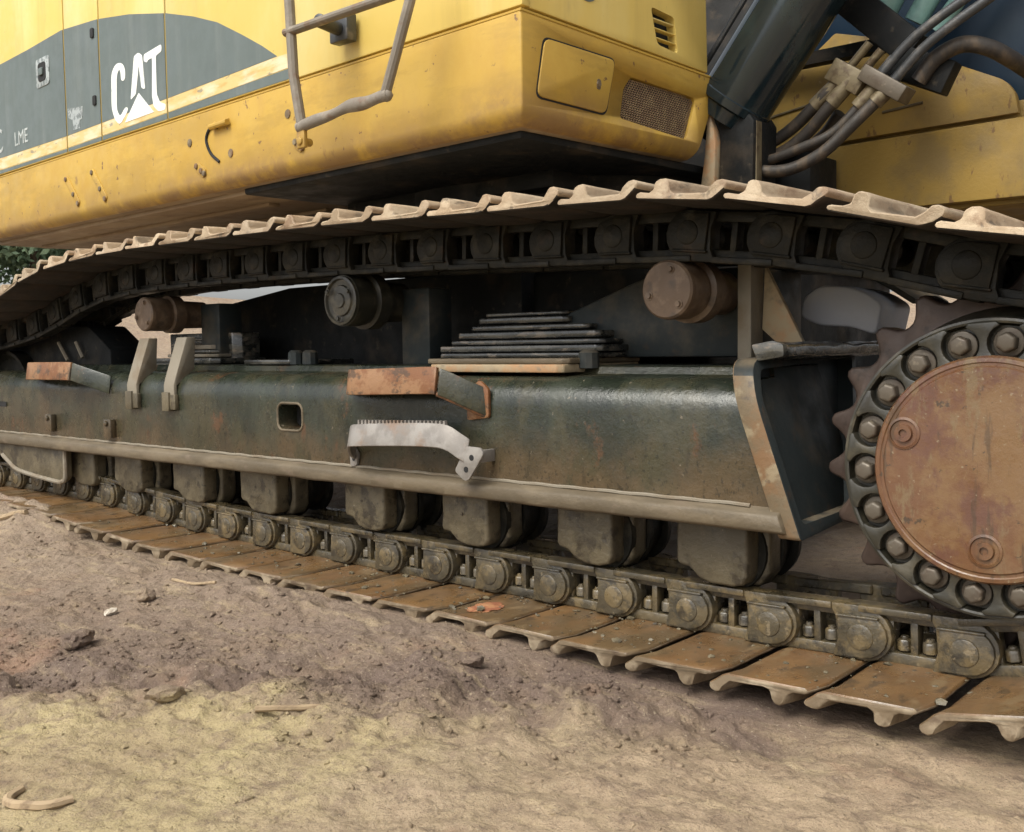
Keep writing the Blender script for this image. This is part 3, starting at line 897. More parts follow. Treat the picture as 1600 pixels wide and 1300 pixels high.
# weld bead on the lower flange, pale colour standing in for its sky glint
bm = NB()
tube(bm, [(x, .197+.001*math.sin(x*31), .408+.001*math.sin(x*47)) for x in np.arange(-5.2, .79, .03)], .0055, 6)
finish('weld_bead', bm, M['strap_grey'], fr)
# right end plate: slanted strip with the hollow end behind it
bm = NB()
sec = roundpoly([(.184, .326), (.184, .70), (.235, .80), (.95, .82), (.64, .42), (.60, .348)], [.015, .06, .05, .02, .02, .02])
vv = prism(bm, sec, 'x', 0, 1)
for v in vv:
    xb = .744+(.734-v.co.z)*.353
    v.co.x = xb+(-.030 if v.co.x < .5 else .034)
endp = finish('end_plate', bm, [M['end_plate'], M['frame_dark']], fr, bevel=.008, seg=2, slotf=lambda f: 1 if f.normal.x > .8 else 0)
cb = NB()
vv = prism(cb, roundpoly([(.222, .364), (.222, .70), (.262, .772), (.90, .795), (.61, .42), (.575, .372)], .02), 'x', 0, 1)
for v in vv:
    xb = .744+(.734-v.co.z)*.353
    v.co.x = xb+(-.015 if v.co.x < .5 else .10)
cut(endp, cb)
for pg in endp.data.polygons:
    c_ = pg.center
    if c_.x > .744+(.734-c_.z)*.353-.02 and .215 < c_.y: pg.material_index = 1
bm = NB()
prism(bm, roundpoly([(.752, .795), (.735, .838), (.80, .846), (.835, .838), (.835, .805)], .008), 'y', .262, 1.0)
bmesh.ops.subdivide_edges(bm, edges=[e for e in bm.edges if e.calc_length() > .3], cuts=18)
for v in bm.verts: v.co += mnoise.noise_vector(v.co*17)*.006
finish('end_lip', bm, M['oily_plate'], fr, bevel=.006)
# plate at the left end below the flange, with its rolled rim
bm = NB()
prism(bm, [(-5.4, .345), (-3.13, .345), (-3.135, .20), (-3.16, .178), (-3.22, .168), (-3.66, .196), (-3.78, .235), (-3.86, .27), (-5.4, .28)], 'y', .205, .24)
gp = finish('chain_guard', bm, M['mud_cap'], EX, bevel=.006)
bm = NB()
tube(bm, catmull([(-3.13, .203, .34), (-3.135, .203, .20), (-3.17, .203, .176), (-3.24, .203, .170), (-3.66, .203, .198), (-3.79, .203, .24), (-3.87, .203, .275)], 4), .012, 8)
finish('rim', bm, M['strap_grey'], gp)

# step brackets on the frame side
def bracket(name, path, hv, th, mat, teeth=None, holes=(), label=None):
    bm = NB()
    ribbon(bm, path, hv, th)
    o = finish(name, bm, mat, EX, bevel=.004, seg=2, label=label)
    return o
# orange upper step
br = bracket('step_bracket', catmull([(-.845, .200, .675), (-.800, .150, .676), (-.755, .108, .677), (-.70, .098, .678), (-.50, .098, .684), (-.36, .098, .688), (-.315, .101, .687)], 3),
             (0, .014, .090), .016, M['bracket_orange'], label='orange-rusted upper step bracket')
bm = NB()
ribbon(bm, catmull([(-.312, .102, .686), (-.285, .118, .674), (-.24, .145, .650), (-.20, .178, .626), (-.185, .196, .616)], 3), (0, .014, .088), .014)
finish('bracket_arm', bm, M['frame_paint'], br, bevel=.004)
bm = NB()
tube(bm, catmull([(-.315, .100, .690), (-.285, .116, .676), (-.24, .143, .652), (-.20, .176, .628), (-.185, .192, .618)], 3), .008, 8)
finish('bracket_edge', bm, M['bracket_orange'], br)
bm = NB()      # tread between strip and frame
prism(bm, [(-.80, .160), (-.755, .118), (-.70, .110), (-.36, .110), (-.31, .116), (-.30, .199), (-.82, .199)], 'z', .700, .708)
finish('tread', bm, M['frame_paint'], br)
bm = NB()
prism(bm, roundpoly([(-.262, .600), (-.262, .690), (-.205, .735), (-.165, .705), (-.165, .612)], .012), 'y', .186, .199)
lathe(bm, (-.215, .187, .650), (0, -1, 0), [(0, .016), (.010, .016)], 6)
finish('mount_lug', bm, M['bracket_orange'], br, bevel=.002)
# silver lower step: bent toothed bar, two-hole foot
pth = catmull([(-.835, .198, .432), (-.805, .150, .452), (-.770, .112, .484), (-.725, .099, .494), (-.50, .096, .507), (-.36, .096, .512), (-.285, .100, .508), (-.245, .112, .485), (-.215, .128, .462)], 3)
hv = [(0, .022*min(1, i/8), .058+.020*min(1, i/6)) for i in range(len(pth))]
sb = bracket('step_bracket', pth, hv, .012, M['bracket_silver'], label='bare silver lower step bracket with toothed edge')
bm = NB()
for k in range(24):
    x = -.72+k*.0185
    prism(bm, [(x-.006, .572+(x+.72)*.028), (x+.006, .572+(x+.72)*.028), (x+.003, .590+(x+.72)*.028), (x-.003, .590+(x+.72)*.028)], 'y', .110, .122)
finish('toothed_edge', bm, M['bracket_silver'], sb)
bm = NB()
prism(bm, roundpoly([(-.258, .438), (-.215, .408), (-.195, .412), (-.128, .500), (-.140, .520), (-.205, .522)], .012), 'y', .118, .128)
box(bm, -.165, -.150, .126, .199, .47, .51)
ft = finish('foot_plate', bm, M['bracket_silver'], sb, bevel=.002)
for x, z in ((-.180, .486), (-.205, .446)):
    bm = NB(); lathe(bm, (x, .1172, z), (0, 1, 0), [(0, .010), (.004, .010)], 16)
    finish('bolt_hole', bm, M['hole_dark'], sb)
bm = NB()
prism(bm, roundpoly([(-.860, .405), (-.862, .475), (-.835, .480), (-.815, .450), (-.825, .412)], .01), 'y', .186, .1985)
finish('mount_lug', bm, M['bracket_silver'], sb, bevel=.002)
bm = NB(); lathe(bm, (-.840, .1855, .436), (0, 1, 0), [(0, .008), (.004, .008)], 16)
finish('bolt_hole', bm, M['hole_dark'], sb)
# left step, mostly like the orange one
lb = bracket('step_bracket', catmull([(-3.40, .200, .704), (-3.33, .13, .705), (-3.27, .102, .705), (-3.20, .100, .706), (-2.90, .100, .707), (-2.82, .102, .706)], 3),
             (0, .014, .088), .016, M['bracket_orange'], label='short orange-brown step bracket at the left end')
bm = NB()
ribbon(bm, catmull([(-2.818, .103, .706), (-2.76, .125, .688), (-2.68, .165, .660), (-2.63, .197, .640)], 3), (0, .014, .086), .014)
finish('bracket_arm', bm, M['frame_paint'], lb, bevel=.004)
bm = NB()
prism(bm, [(-3.30, .120), (-3.24, .112), (-2.90, .112), (-2.82, .116), (-2.72, .199), (-3.38, .199)], 'z', .725, .733)
finish('tread', bm, M['frame_paint'], lb)
# two bent straps standing on the frame shoulder
for x0, w in ((-2.445, .085), (-2.125, .085)):
    bm = NB()
    prism(bm, [(.184, .60), (.182, .69), (.192, .725), (.255, .905), (.30, .905), (.29, .76), (.2, .69), (.199, .60)], 'x', x0, x0+w)
    so = finish('strap', bm, M['strap_grey'], EX, bevel=.004)
    bm = NB()
    box(bm, x0-.004, x0+w*.62, .172, .1985, .575, .660)
    box(bm, x0+w*.62, x0+w+.012, .178, .1985, .582, .650)
    finish('strap_foot', bm, M['mud_cap'], so, bevel=.004)
for x0, z0 in ((-3.27, .475), (-2.66, .47)):
    bm = NB()
    box(bm, x0, x0+.07, .170, .1985, z0-.04, z0+.05)
    lathe(bm, (x0+.035, .171, z0+.03), (0, -1, 0), [(0, .016), (.012, .014)], 6)
    finish('side_lug', bm, M['frame_paint'], EX, bevel=.004)
bm = NB()
prism(bm, rrect(-3.90, -3.78, .548, .575, .012), 'y', .1965, .199)
finish('stamped_mark', bm, M['hole_dark'], EX)

# ---- bottom rollers
for x0, w in ((-3.222, .26), (-2.755, .25), (-2.216, .25), (-1.685, .25), (-.997, .225), (-.469, .218), (.048, .214), (.494, .228)):
    j = random.uniform(-.004, .004)
    bm = NB()
    pr = [(0, .342), (0, .215+j), (.008, .200), (.040, .196), (.055, .184), (.075, .168), (.115, .158), (w-.05, .156), (w-.012, .166), (w, .190), (w, .342)]
    prism(bm, [(x0+a, b) for a, b in pr], 'y', .268, .345)
    prism(bm, [(x0+.03, .34), (x0+.03, .215), (x0+.06, .17), (x0+.13, .146), (x0+w, .150), (x0+w+.03, .19), (x0+w+.03, .34)], 'y', .344, .42)
    bmesh.ops.subdivide_edges(bm, edges=[e for e in bm.edges if e.calc_length() > .05], cuts=2, use_grid_fill=True)
    for v in bm.verts: v.co += mnoise.noise_vector(v.co*14+Vector((x0*7, 0, 0)))*.004
    ro = finish('roller_collar', bm, M['mud_cap'], EX, bevel=.010, seg=2, ang=50)
    bm = NB()
    xc = x0+w*.5+.02
    lathe(bm, (xc, .335, .248), (0, 1, 0), [(0, .118), (.02, .122), (.022, .100), (.085, .100), (.09, .128), (.11, .128), (.115, .1), (.20, .100), (.205, .122), (.23, .118)], 36)
    finish('track_roller', bm, M['link_shade'], EX)
    if random.random() < .6:
        bm = NB(); lathe(bm, (x0+w*.45, .269, .265), (0, -1, 0), [(0, .006), (.004, .005)], 10)
        finish('grease_plug', bm, M['bolt_steel'], ro)

# ---- carrier rollers
def carrier(x, z, r, mat, style):
    bm = NB()
    lathe(bm, (x, .300, z), (0, 1, 0), [(0, r), (.075, r), (.078, r*.93), (.10, r*.93), (.105, r*1.12), (.16, r*1.12), (.17, r*.85), (.30, r*.8)], 40)
    o = finish('carrier_roller', bm, M['hub_grime'] if style == 'ring' else M['cap_brown'], EX)
    bm = NB()
    if style == 'ring':
        lathe(bm, (x, .300, z), (0, -1, 0), [(0, r*.98), (.012, r*.96), (.014, r*.86), (.004, r*.82), (.003, r*.62), (.010, r*.58), (.012, r*.30), (.018, r*.26), (.018, 0)], 40)
    else:
        lathe(bm, (x, .300, z), (0, -1, 0), [(0, r*1.02), (.014, r*1.0), (.020, r*.93), (.022, 0)], 40)
    finish('roller_cap', bm, mat, o)
    for k in range(3):
        a = R(75+120*k) if style != 'ring' else R(30+120*k)
        bm = NB()
        q = r*.70
        lathe(bm, (x+q*math.cos(a), .279, z+q*math.sin(a)), (0, -1, 0), [(0, .013), (.002, .013), (.002, .009), (.009, .008)], 10)
        finish('cap_bolt', bm, mat, o)
carrier(.455, 1.002, .086, M['cap_brown'], 'flat')
carrier(-1.018, 1.028, .098, M['hub_grime'], 'ring')
carrier(-2.447, 1.020, .080, M['cap_brown'], 'flat')
for x, z, r in ((-1.018, 1.028, .05), (-2.447, 1.02, .05)):
    bm = NB()
    box(bm, x+.06, x+.22, .55, .68, .775, z+.05)
    finish('roller_stand', bm, M['frame_dark'], EX, bevel=.01)
# support of the right carrier roller: upright plate and tan gusset
bm = NB()
box(bm, .555, .600, .52, .60, .78, 1.098)
box(bm, .600, .66, .52, .60, 1.085, 1.098)
st = finish('roller_stand', bm, M['strap_grey'], EX, bevel=.004)
bm = NB()
prism(bm, [(.612, 1.080), (.760, .800), (.690, .812), (.603, .885)], 'y', .585, .605)
finish('gusset', bm, M['pale_plate'], st, bevel=.003)

# ---- carbody, legs, plates on the frame
bm = NB()
box(bm, -2.2, .20, .98, 2.72, .52, 1.16)
finish('carbody', bm, M['black_paint'], EX, bevel=.04, seg=3)
bm = NB()
lathe(bm, (-1.0, 1.8, 1.10), (0, 0, 1), [(0, .86), (.20, .86), (.22, .92), (.47, .92)], 64)
finish('swing_bearing', bm, M['black_paint'], EX)
bm = NB()
prism(bm, [(-.20, .80), (-.175, .957), (.10, 1.05), (.205, 1.082), (.54, 1.082), (.54, .80)], 'y', .62, 1.0)
finish('carbody_leg', bm, M['frame_dark'], EX, bevel=.012)
bm = NB()
prism(bm, [(-2.98, .70), (-2.98, .86), (-2.80, 1.06), (-2.70, 1.085), (-2.15, 1.150), (-.62, 1.16), (-.62, .70)], 'y', .90, 1.3)
finish('carbody_leg', bm, M['black_paint'], EX, bevel=.012)
for k, (x0, x1, y0, z0, z1, mt) in enumerate(((-.545, .045, .275, .757, .784, 'pale_plate'), (-.585, .050, .300, .785, .803, 'flange_mud'), (-.64, .06, .42, .804, .820, 'oily_plate'),
                                    (-.675, .07, .455, .824, .846, 'oily_plate'), (-.660, .05, .50, .850, .866, 'oily_plate'), (-.650, .01, .53, .872, .896, 'oily_plate'),
                                    (-.610, -.06, .56, .902, .920, 'oily_plate'), (-.595, -.17, .585, .928, .950, 'oily_plate'), (-.575, -.19, .605, .955, .968, 'oily_plate'))):
    bm = NB()
    prism(bm, roundpoly([(x0, y0+.03), (x0+.03, y0), (x1, y0), (x1+.02, y0+.02), (x1+.02, .72), (x0, .72)], .006), 'z', z0, z1)
    finish('leg_plate', bm, M[mt], EX, bevel=.005)
for k, (x0, x1, y0, z0, z1) in enumerate(((-2.65, -2.15, .44, .782, .808), (-2.60, -2.24, .49, .812, .828), (-2.58, -2.26, .51, .832, .846), (-2.56, -2.28, .53, .850, .872), (-2.54, -2.30, .56, .876, .888), (-2.53, -2.33, .58, .893, .908), (-1.82, -1.50, .40, .78, .80), (-2.75, -2.2, .60, .78, .93), (-2.95, -2.3, .72, .76, .86))):
    bm = NB()
    prism(bm, roundpoly([(x0, y0), (x1, y0), (x1+.03, y0+.04), (x1+.03, .74), (x0, .74)], .006), 'z', z0, z1)
    finish('leg_plate', bm, M['strap_grey' if k in (1, 3) else 'oily_plate'], EX, bevel=.005)
for x, y, z in ((.085, .40, .79), (-1.50, .44, .80), (-1.44, .47, .80)):
    bm = NB()
    lathe(bm, (x, y, z-.02), (0, 0, 1), [(0, .035), (.05, .033), (.06, .02)], 10)
    finish('grease_fitting', bm, M['frame_dark'], EX)
bm = NB()
prism(bm, roundpoly([(-4.6, .75), (-4.6, 1.0), (-3.62, .99), (-3.30, .985), (-3.07, .855), (-3.07, .75)], .02), 'y', .44, .66)
yk = finish('idler_yoke', bm, M['black_paint'], EX, bevel=.012)
for a, b in (((-3.60, .90), (-3.50, .80)), ((-3.40, .90), (-3.33, .815))):
    bm = NB(); tube(bm, [(a[0], .42, a[1]), (b[0], .42, b[1])], .010, 6)
    finish('yoke_rod', bm, M['strap_grey'], yk)
# curved grey guard behind the top guard plate
bm = NB()
prism(bm, roundpoly([(.655, .92), (.665, .985), (.72, 1.018), (.80, 1.012), (.86, .992), (.915, .955), (.895, .862), (.82, .888), (.72, .895)], .02), 'y', .74, .98)
finish('hose_guard', bm, M['guard_grey'], EX, bevel=.008, seg=3)
bm = NB()
ribbon(bm, catmull([(.44, .86, 1.085), (.62, .86, 1.075), (.75, .86, 1.060), (.85, .86, 1.025), (.96, .86, .955)], 4), (0, .30, 0), .018)
finish('guard_rim', bm, M['frame_dark'], EX, bevel=.003)

# far track frame
bm = NB()
frame_section(bm, -4.6, .8, 3.65)
finish('track_frame', bm, M['frame_dark'], EX, bevel=.004)
bm = NB()
lathe(bm, (1.375, 3.45, .53), (0, -1, 0), [(0, .34), (.25, .34), (.25, .2), (.3, .15)], 48)
finish('final_drive_cover', bm, M['frame_dark'], EX)

# ------------------------------------------------------------------ upper structure (turned three degrees)
XB = Matrix.Translation((-.06, .25, 0)) @ Matrix.Rotation(R(-3), 4, 'Z')
def ub(name, bm, mat, parent=None, **k): return finish(name, bm, mat, parent or EX, xf=XB, **k)
SKY_ = M['skirt_yellow']
bm = NB()
prism(bm, [(0, 1.55), (0, 1.906), (1.098, 1.884), (1.12, 1.82), (.99, 1.556)], 'x', -4.70, 0)
# round the lower long edges generously
for v in bm.verts: pass
bmesh.ops.recalc_face_normals(bm, faces=bm.faces)
es = [e for e in bm.edges if all(v.co.z < 1.57 for v in e.verts) and (e.calc_length() > 3 and all(v.co.y < .1 for v in e.verts) or all(v.co.x > -.1 for v in e.verts) or all(v.co.x < -4.6 for v in e.verts))]
bmesh.ops.bevel(bm, geom=es, offset=.062, segments=6, profile=.5, affect='EDGES', clamp_overlap=True)
skirt = ub('lower_skirt', bm, [SKY_, M['belly_lit_dust']], bevel=.008, seg=3, ang=40, slotf=lambda f: 1 if f.normal.z < -.93 else 0)
# belly
bm = NB()
prism(bm, [(-1.75, .075), (-.075, .075), (-.075, 2.9), (-1.75, 2.9)], 'z', 1.525, 1.56)
box(bm, -1.7, -.4, .6, 2.6, 1.46, 1.53)
ub('belly_plate', bm, M['black_paint'], bevel=.01)
bm = NB()
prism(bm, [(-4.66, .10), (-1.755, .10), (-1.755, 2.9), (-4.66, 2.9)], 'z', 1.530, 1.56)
rb = ub('belly_plate', bm, M['belly_lit_dust'], bevel=.01, label='dusty tan belly plate under the tail, bounce light in its colour')
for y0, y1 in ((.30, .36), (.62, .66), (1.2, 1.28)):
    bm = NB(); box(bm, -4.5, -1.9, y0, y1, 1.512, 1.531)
    ub('belly_rib', bm, M['belly_lit_dust'], rb, bevel=.006)
# core behind the panels
bm = NB()
box(bm, -4.68, -.05, .05, 1.05, 1.90, 3.4)
ub('panel_core', bm, M['hole_dark'])
doors = []
for x0, x1 in ((-4.69, -4.624), (-4.612, -3.376), (-3.364, -2.960), (-2.948, -2.276), (-2.264, -1.264), (-1.252, 0)):
    bm = NB()
    box(bm, x0, x1, .006, .045, 1.922, 3.4)
    if x1 == 0:
        pass
    doors.append(ub('side_panel', bm, M['panel_yellow'], bevel=.006, seg=2))
bm = NB()
prism(bm, [(.046, 1.922), (.046, 3.4), (1.02, 3.4), (1.075, 1.90)], 'x', -.045, -.006)
fp = ub('front_panel', bm, M['panel_yellow'], bevel=.006)
cb = NB()
prism(cb, roundpoly([(.700, 2.072), (.848, 2.064), (.872, 1.935), (.740, 1.945)], .02), 'x', -.5, .5); cb.transform(XB)
cut(fp, cb)
bm = NB()
prism(bm, roundpoly([(.68, 2.09), (.87, 2.08), (.89, 1.92), (.72, 1.93)], .02), 'x', -.047, -.046 - .004)
vent = ub('vent', bm, M['hole_dark'])
for k in range(3):
    z = 2.036-k*.033
    yo = .010*k
    bm = NB()
    prism(bm, [(-.034, z-.003), (-.012, z-.001), (-.012, z+.003), (-.034, z+.001)], 'y', .700+yo, .858+yo*.8)
    ub('louvre', bm, M['panel_yellow'], vent, bevel=.001)
# seam lip (a thin bright folded edge) along the top of the skirt
bm = NB()
tube(bm, [(-4.7, .004, 1.907), (0, .004, 1.907)], .006, 6)
tube(bm, [(-.004, 0, 1.907), (-.004, 1.098, 1.886)], .006, 6)
ub('skirt_lip', bm, SKY_)
# fuel door
bm = NB()
dpoly = [(.068, 1.647), (.109, 1.838), (.476, 1.835), (.421, 1.643)]
prism(bm, roundpoly([(p[0]+(-.006 if i < 2 else .006), p[1]+(.006 if i in (1, 2) else -.006)) for i, p in enumerate(dpoly)], .03), 'x', -.01, .0015)
fd0 = ub('door_gap', bm, M['hole_dark'])  # dark plate, the shade of the door gap put into its colour
bm = NB()
prism(bm, roundpoly(dpoly, .03), 'x', -.01, .007)
fd = ub('access_door', bm, SKY_, bevel=.003)
fd0.parent = fd
bm = NB()
prism(bm, roundpoly([(.367, 1.720), (.372, 1.755), (.392, 1.753), (.388, 1.718)], .008), 'x', .0, .0085)
lathe(bm, (.007, .379, 1.737), (1, 0, 0), [(0, .011), (.005, .010)], 12)
ub('door_latch', bm, M['end_plate'], fd)
# grille
gpoly = [(.505, 1.642), (.525, 1.745), (.570, 1.797), (.965, 1.787), (.976, 1.77), (.918, 1.628), (.90, 1.622)]
cb = NB(); prism(cb, roundpoly(gpoly, .015), 'x', -.03, .1); cb.transform(XB)
cut(skirt, cb)
bm = NB()
prism(bm, roundpoly(gpoly, .015), 'x', -.0299, -.026)
gr = ub('grille', bm, M['hole_dark'])
bm = NB()
def inside(p, poly):
    c = False
    for i in range(len(poly)):
        a, b = poly[i-1], poly[i]
        if (a[1] > p[1]) != (b[1] > p[1]) and p[0] < (b[0]-a[0])*(p[1]-a[1])/(b[1]-a[1])+a[0]: c = not c
    return c
NG = 20
for k in range(NG):
    z = 1.626+k*(1.792-1.626)/NG+.004
    ys = [y for y in np.arange(.49, .99, .004) if inside((y, z), gpoly)]
    if len(ys) < 6: continue
    y0, y1 = min(ys), max(ys)
    path = []
    n = int((y1-y0)/.0075)
    for i in range(n+1):
        y = y0+(y1-y0)*i/n
        path.append((-.012, y, z+(.0022 if i % 2 else -.0022)))
    tube(bm, path, .0026, 4)
ub('wire_screen', bm, M['screen_rust'], gr, kind='stuff')
# round sticker at the top of the front panel
bm = NB()
lathe(bm, (-.008, .335, 2.075), (1, 0, 0), [(0, .068), (.0040, .068)], 40)
sg = ub('round_sticker', bm, M['decal_grey'])
bm = NB()
lathe(bm, (-.003, .335, 2.075), (1, 0, 0), [(0, .055), (.0018, .055)], 40)
ub('sticker_face', bm, M['decal_white'], sg)

# decals and lettering
DECAL = {
'swoosh': [(-4.921, 2.544), (-4.245, 2.563), (-3.856, 2.565), (-3.394, 2.576), (-2.962, 2.538), (-2.616, 2.484), (-2.263, 2.409), (-2.013, 2.338), (-1.812, 2.268), (-1.625, 2.177), (-1.476, 2.1), (-1.362, 2.033), (-1.633, 2.029), (-2.216, 2.022), (-2.962, 2.016), (-3.374, 2.012), (-4.311, 2.02), (-4.992, 2.028)],
'cream': [(-4.992, 2.024), (-4.311, 2.018), (-3.374, 2.009), (-2.962, 2.014), (-2.216, 2.02), (-1.633, 2.027), (-1.362, 2.031), (-1.284, 2.029), (-1.277, 1.973), (-1.636, 1.967), (-2.239, 1.958), (-3.38, 1.949), (-4.319, 1.952), (-5.002, 1.952)],
'grey': [(-5.003, 1.949), (-4.319, 1.948), (-3.38, 1.945), (-2.239, 1.955), (-1.637, 1.965), (-1.278, 1.969), (-1.273, 1.928), (-1.97, 1.928), (-3.383, 1.928), (-4.325, 1.928), (-5.01, 1.928)],
'C': [(-2.678, 2.18), (-2.674, 2.233), (-2.707, 2.271), (-2.772, 2.278), (-2.823, 2.241), (-2.833, 2.07), (-2.801, 2.006), (-2.749, 1.973), (-2.652, 2.035), (-2.682, 2.055), (-2.739, 2.016), (-2.76, 2.027), (-2.779, 2.056), (-2.766, 2.221), (-2.737, 2.245), (-2.722, 2.229), (-2.721, 2.183)],
'A': [(-2.628, 2.075), (-2.578, 2.276), (-2.533, 2.284), (-2.497, 2.265), (-2.478, 2.101), (-2.513, 2.112), (-2.533, 2.225), (-2.572, 2.094)],
'tri': [(-2.543, 2.094), (-2.401, 1.98), (-2.695, 1.977)],
'T': [(-2.482, 2.233), (-2.477, 2.264), (-2.307, 2.277), (-2.306, 2.245), (-2.363, 2.235), (-2.366, 2.058), (-2.34, 2.016), (-2.284, 1.997), (-2.291, 1.973), (-2.353, 1.975), (-2.399, 2.007), (-2.411, 2.056), (-2.398, 2.233), (-2.442, 2.23), (-2.449, 2.22)],
'smear': [(-3.347, 2.151), (-3.163, 2.136), (-3.174, 2.075), (-3.206, 2.07), (-3.202, 2.028), (-3.284, 2.03), (-3.291, 2.084), (-3.339, 2.102)],
}
SEAMS = (-4.69, -4.616, -3.370, -2.954, -2.270, -1.258, 9)
def clipx(poly, a, keep_gt):
    out = []
    for i in range(len(poly)):
        p, q = poly[i-1], poly[i]
        pi, qi = (p[0] > a) == keep_gt, (q[0] > a) == keep_gt
        if pi != qi:
            t = (a-p[0])/(q[0]-p[0]); out.append((a, p[1]+t*(q[1]-p[1])))
        if qi: out.append(q)
    return out
def decal(name, poly, mat, y, label=None, gap=.0075):
    for i in range(len(SEAMS)-1):
        p = clipx(clipx(poly, SEAMS[i]+gap, True), SEAMS[i+1]-gap, False)
        if len(p) < 3: continue
        bm = NB()
        prism(bm, p, 'y', y, .0065)
        ub(name, bm, mat, doors[i], label=label)
decal('decal_swoosh', DECAL['swoosh'], M['decal_grey'], .0045)
decal('cream_stripe', DECAL['cream'], M['decal_cream'], .0045)
decal('grey_stripe', DECAL['grey'], M['decal_grey'], .0045)
for k in ('C', 'A', 'tri', 'T'):
    decal('lettering', roundpoly(DECAL[k], {'C': .03, 'A': .012, 'tri': .002, 'T': .012}[k], 3), M['decal_white'], .0030 if k != 'tri' else .0026)
decal('sticker_remnant', DECAL['smear'], M['decal_faint'], .0030)
def text(body, x, z, size, mat, shear=0.):
    cu = bpy.data.curves.new('lettering', 'FONT')
    cu.body = body; cu.size = size; cu.extrude = .0008; cu.shear = shear
    o = bpy.data.objects.new('lettering', cu); COL.objects.link(o)
    bpy.context.view_layer.update()
    me_ = bpy.data.meshes.new_from_object(o.evaluated_get(bpy.context.evaluated_depsgraph_get()))
    bpy.data.objects.remove(o)
    me_.transform(XB @ Matrix.Translation((x, .0034, z)) @ Matrix.Rotation(R(90), 4, 'X'))
    me_.materials.append(mat)
    o = bpy.data.objects.new('lettering', me_); COL.objects.link(o); attach(o, doors[1])
    o.parent = doors[1]; o.matrix_parent_inverse = Matrix()
    return o
text('5C', -4.50, 2.052, .20, M['decal_letter'])
text('LME', -4.09, 2.058, .115, M['decal_letter'])
# door latch and keyholes
bm = NB()
prism(bm, rrect(-3.735, -3.56, 2.325, 2.482, .02), 'y', .000, .0064)
la = ub('door_latch', bm, M['decal_faint'], doors[1], bevel=.003)
bm = NB()
prism(bm, rrect(-3.70, -3.60, 2.355, 2.455, .02), 'y', -.003, .001)
ub('latch_recess', bm, M['hole_dark'], doors[1])
bm = NB()
prism(bm, rrect(-3.675, -3.625, 2.385, 2.425, .008), 'y', -.012, -.002)
ub('latch_paddle', bm, M['decal_grey'], doors[1], bevel=.002)
for x, z in ((-3.018, 2.48), (-3.018, 2.14)):
    bm = NB()
    prism(bm, rrect(x-.018, x+.018, z-.025, z+.025, .01), 'y', -.003, .0064)
    ub('door_hinge', bm, M['hole_dark'], doors[2], bevel=.002)
# bolts, straps and the hooked handle on the skirt
for x0, z0, x1, z1 in ((-3.395, 1.79, -3.24, 1.63), (-3.076, 1.787, -2.92, 1.62), (-2.012, 1.676, -1.94, 1.631), (-1.239, 1.671, -1.19, 1.64)):
    bm = NB()
    dx, dz = x1-x0, z1-z0
    L = math.hypot(dx, dz); nxx, nzz = -dz/L*.022, dx/L*.022
    prism(bm, roundpoly([(x0-nxx, z0-nzz), (x1-nxx, z1-nzz), (x1+nxx, z1+nzz), (x0+nxx, z0+nzz)], .015), 'y', -.006, .002)
    s_ = ub('bolted_strip', bm, SKY_, skirt, bevel=.003)
    for t in (.06, .62, .95):
        bm = NB()
        lathe(bm, (x0+dx*t, -.004, z0+dz*t), (0, -1, 0), [(0, .015), (.008, .013)], 6)
        ub('strip_bolt', bm, M['end_plate'], skirt, bevel=.001)
for x, z in ((-2.067, 1.786), (-1.724, 1.694), (-1.289, 1.79)):
    bm = NB()
    lathe(bm, (x, .003, z), (0, -1, 0), [(0, .020), (.007, .018), (.009, .010)], 10)
    ub('strip_bolt', bm, M['end_plate'], skirt)
bm = NB()
tube(bm, catmull([(-1.823, -.002, 1.818), (-1.885, -.003, 1.822), (-1.919, -.003, 1.778), (-1.885, -.003, 1.715), (-1.816, -.002, 1.668)], 5), .007, 8)
ub('curved_slot', bm, M['hole_dark'], skirt)
bm = NB()
tube(bm, [(-1.857, -.018, 1.822), (-1.717, -.018, 1.824)], .013, 10)
for x in (-1.84, -1.735): tube(bm, [(x, .002, 1.842), (x, -.018, 1.828)], .007, 8)
ub('small_handle', bm, SKY_, skirt)

# ladder frame hanging on the side
ld = bpy.data.objects.new('boarding_ladder', bpy.data.meshes.new('boarding_ladder'))
bm = NB()
tube(bm, [(-1.045, .100, 2.25), (-1.037, .1, 2.116), (-1.024, .1, 1.85), (-.985, .1, 1.66)], .019, 10)
ld = finish('boarding_ladder', bm, M['ladder_steel'], EX)
bm = NB()
tube(bm, [(-.35, .10, 2.12), (-.40, .10, 1.985), (-.47, .10, 1.83), (-.530, .10, 1.700)], .018, 10)
finish('ladder_post', bm, M['ladder_steel'], ld)
bm = NB()
tube(bm, [(-1.06, .098, 2.002), (-.80, .098, 2.004), (-.395, .098, 2.006)], .019, 12, flat=.8)
finish('rung', bm, M['ladder_steel'], ld)
bm = NB()
P = catmull([(-1.0, .098, 1.652), (-.90, .096, 1.662), (-.80, .092, 1.668), (-.72, .100, 1.684), (-.64, .104, 1.684), (-.57, .098, 1.688), (-.515, .098, 1.692)], 4)
tube(bm, P, [.018+.004*math.sin(i*.55)*math.exp(-((i-12)/7)**2) for i in range(len(P))], 12, flat=1.15)
finish('rung', bm, M['ladder_steel'], ld)
for p in ((-1.03, .1, 2.003), (-.393, .1, 2.004), (-.987, .1, 1.655), (-.527, .1, 1.69)):
    bm = NB()
    bmesh.ops.create_icosphere(bm, subdivisions=2, radius=.022)
    for v in bm.verts: v.co = v.co+Vector(p)+mnoise.noise_vector(v.co*60)*.004
    finish('weld', bm, M['ladder_steel'], ld)
bm = NB()
box(bm, -.98, -.88, .235, .285, 1.975, 2.075)
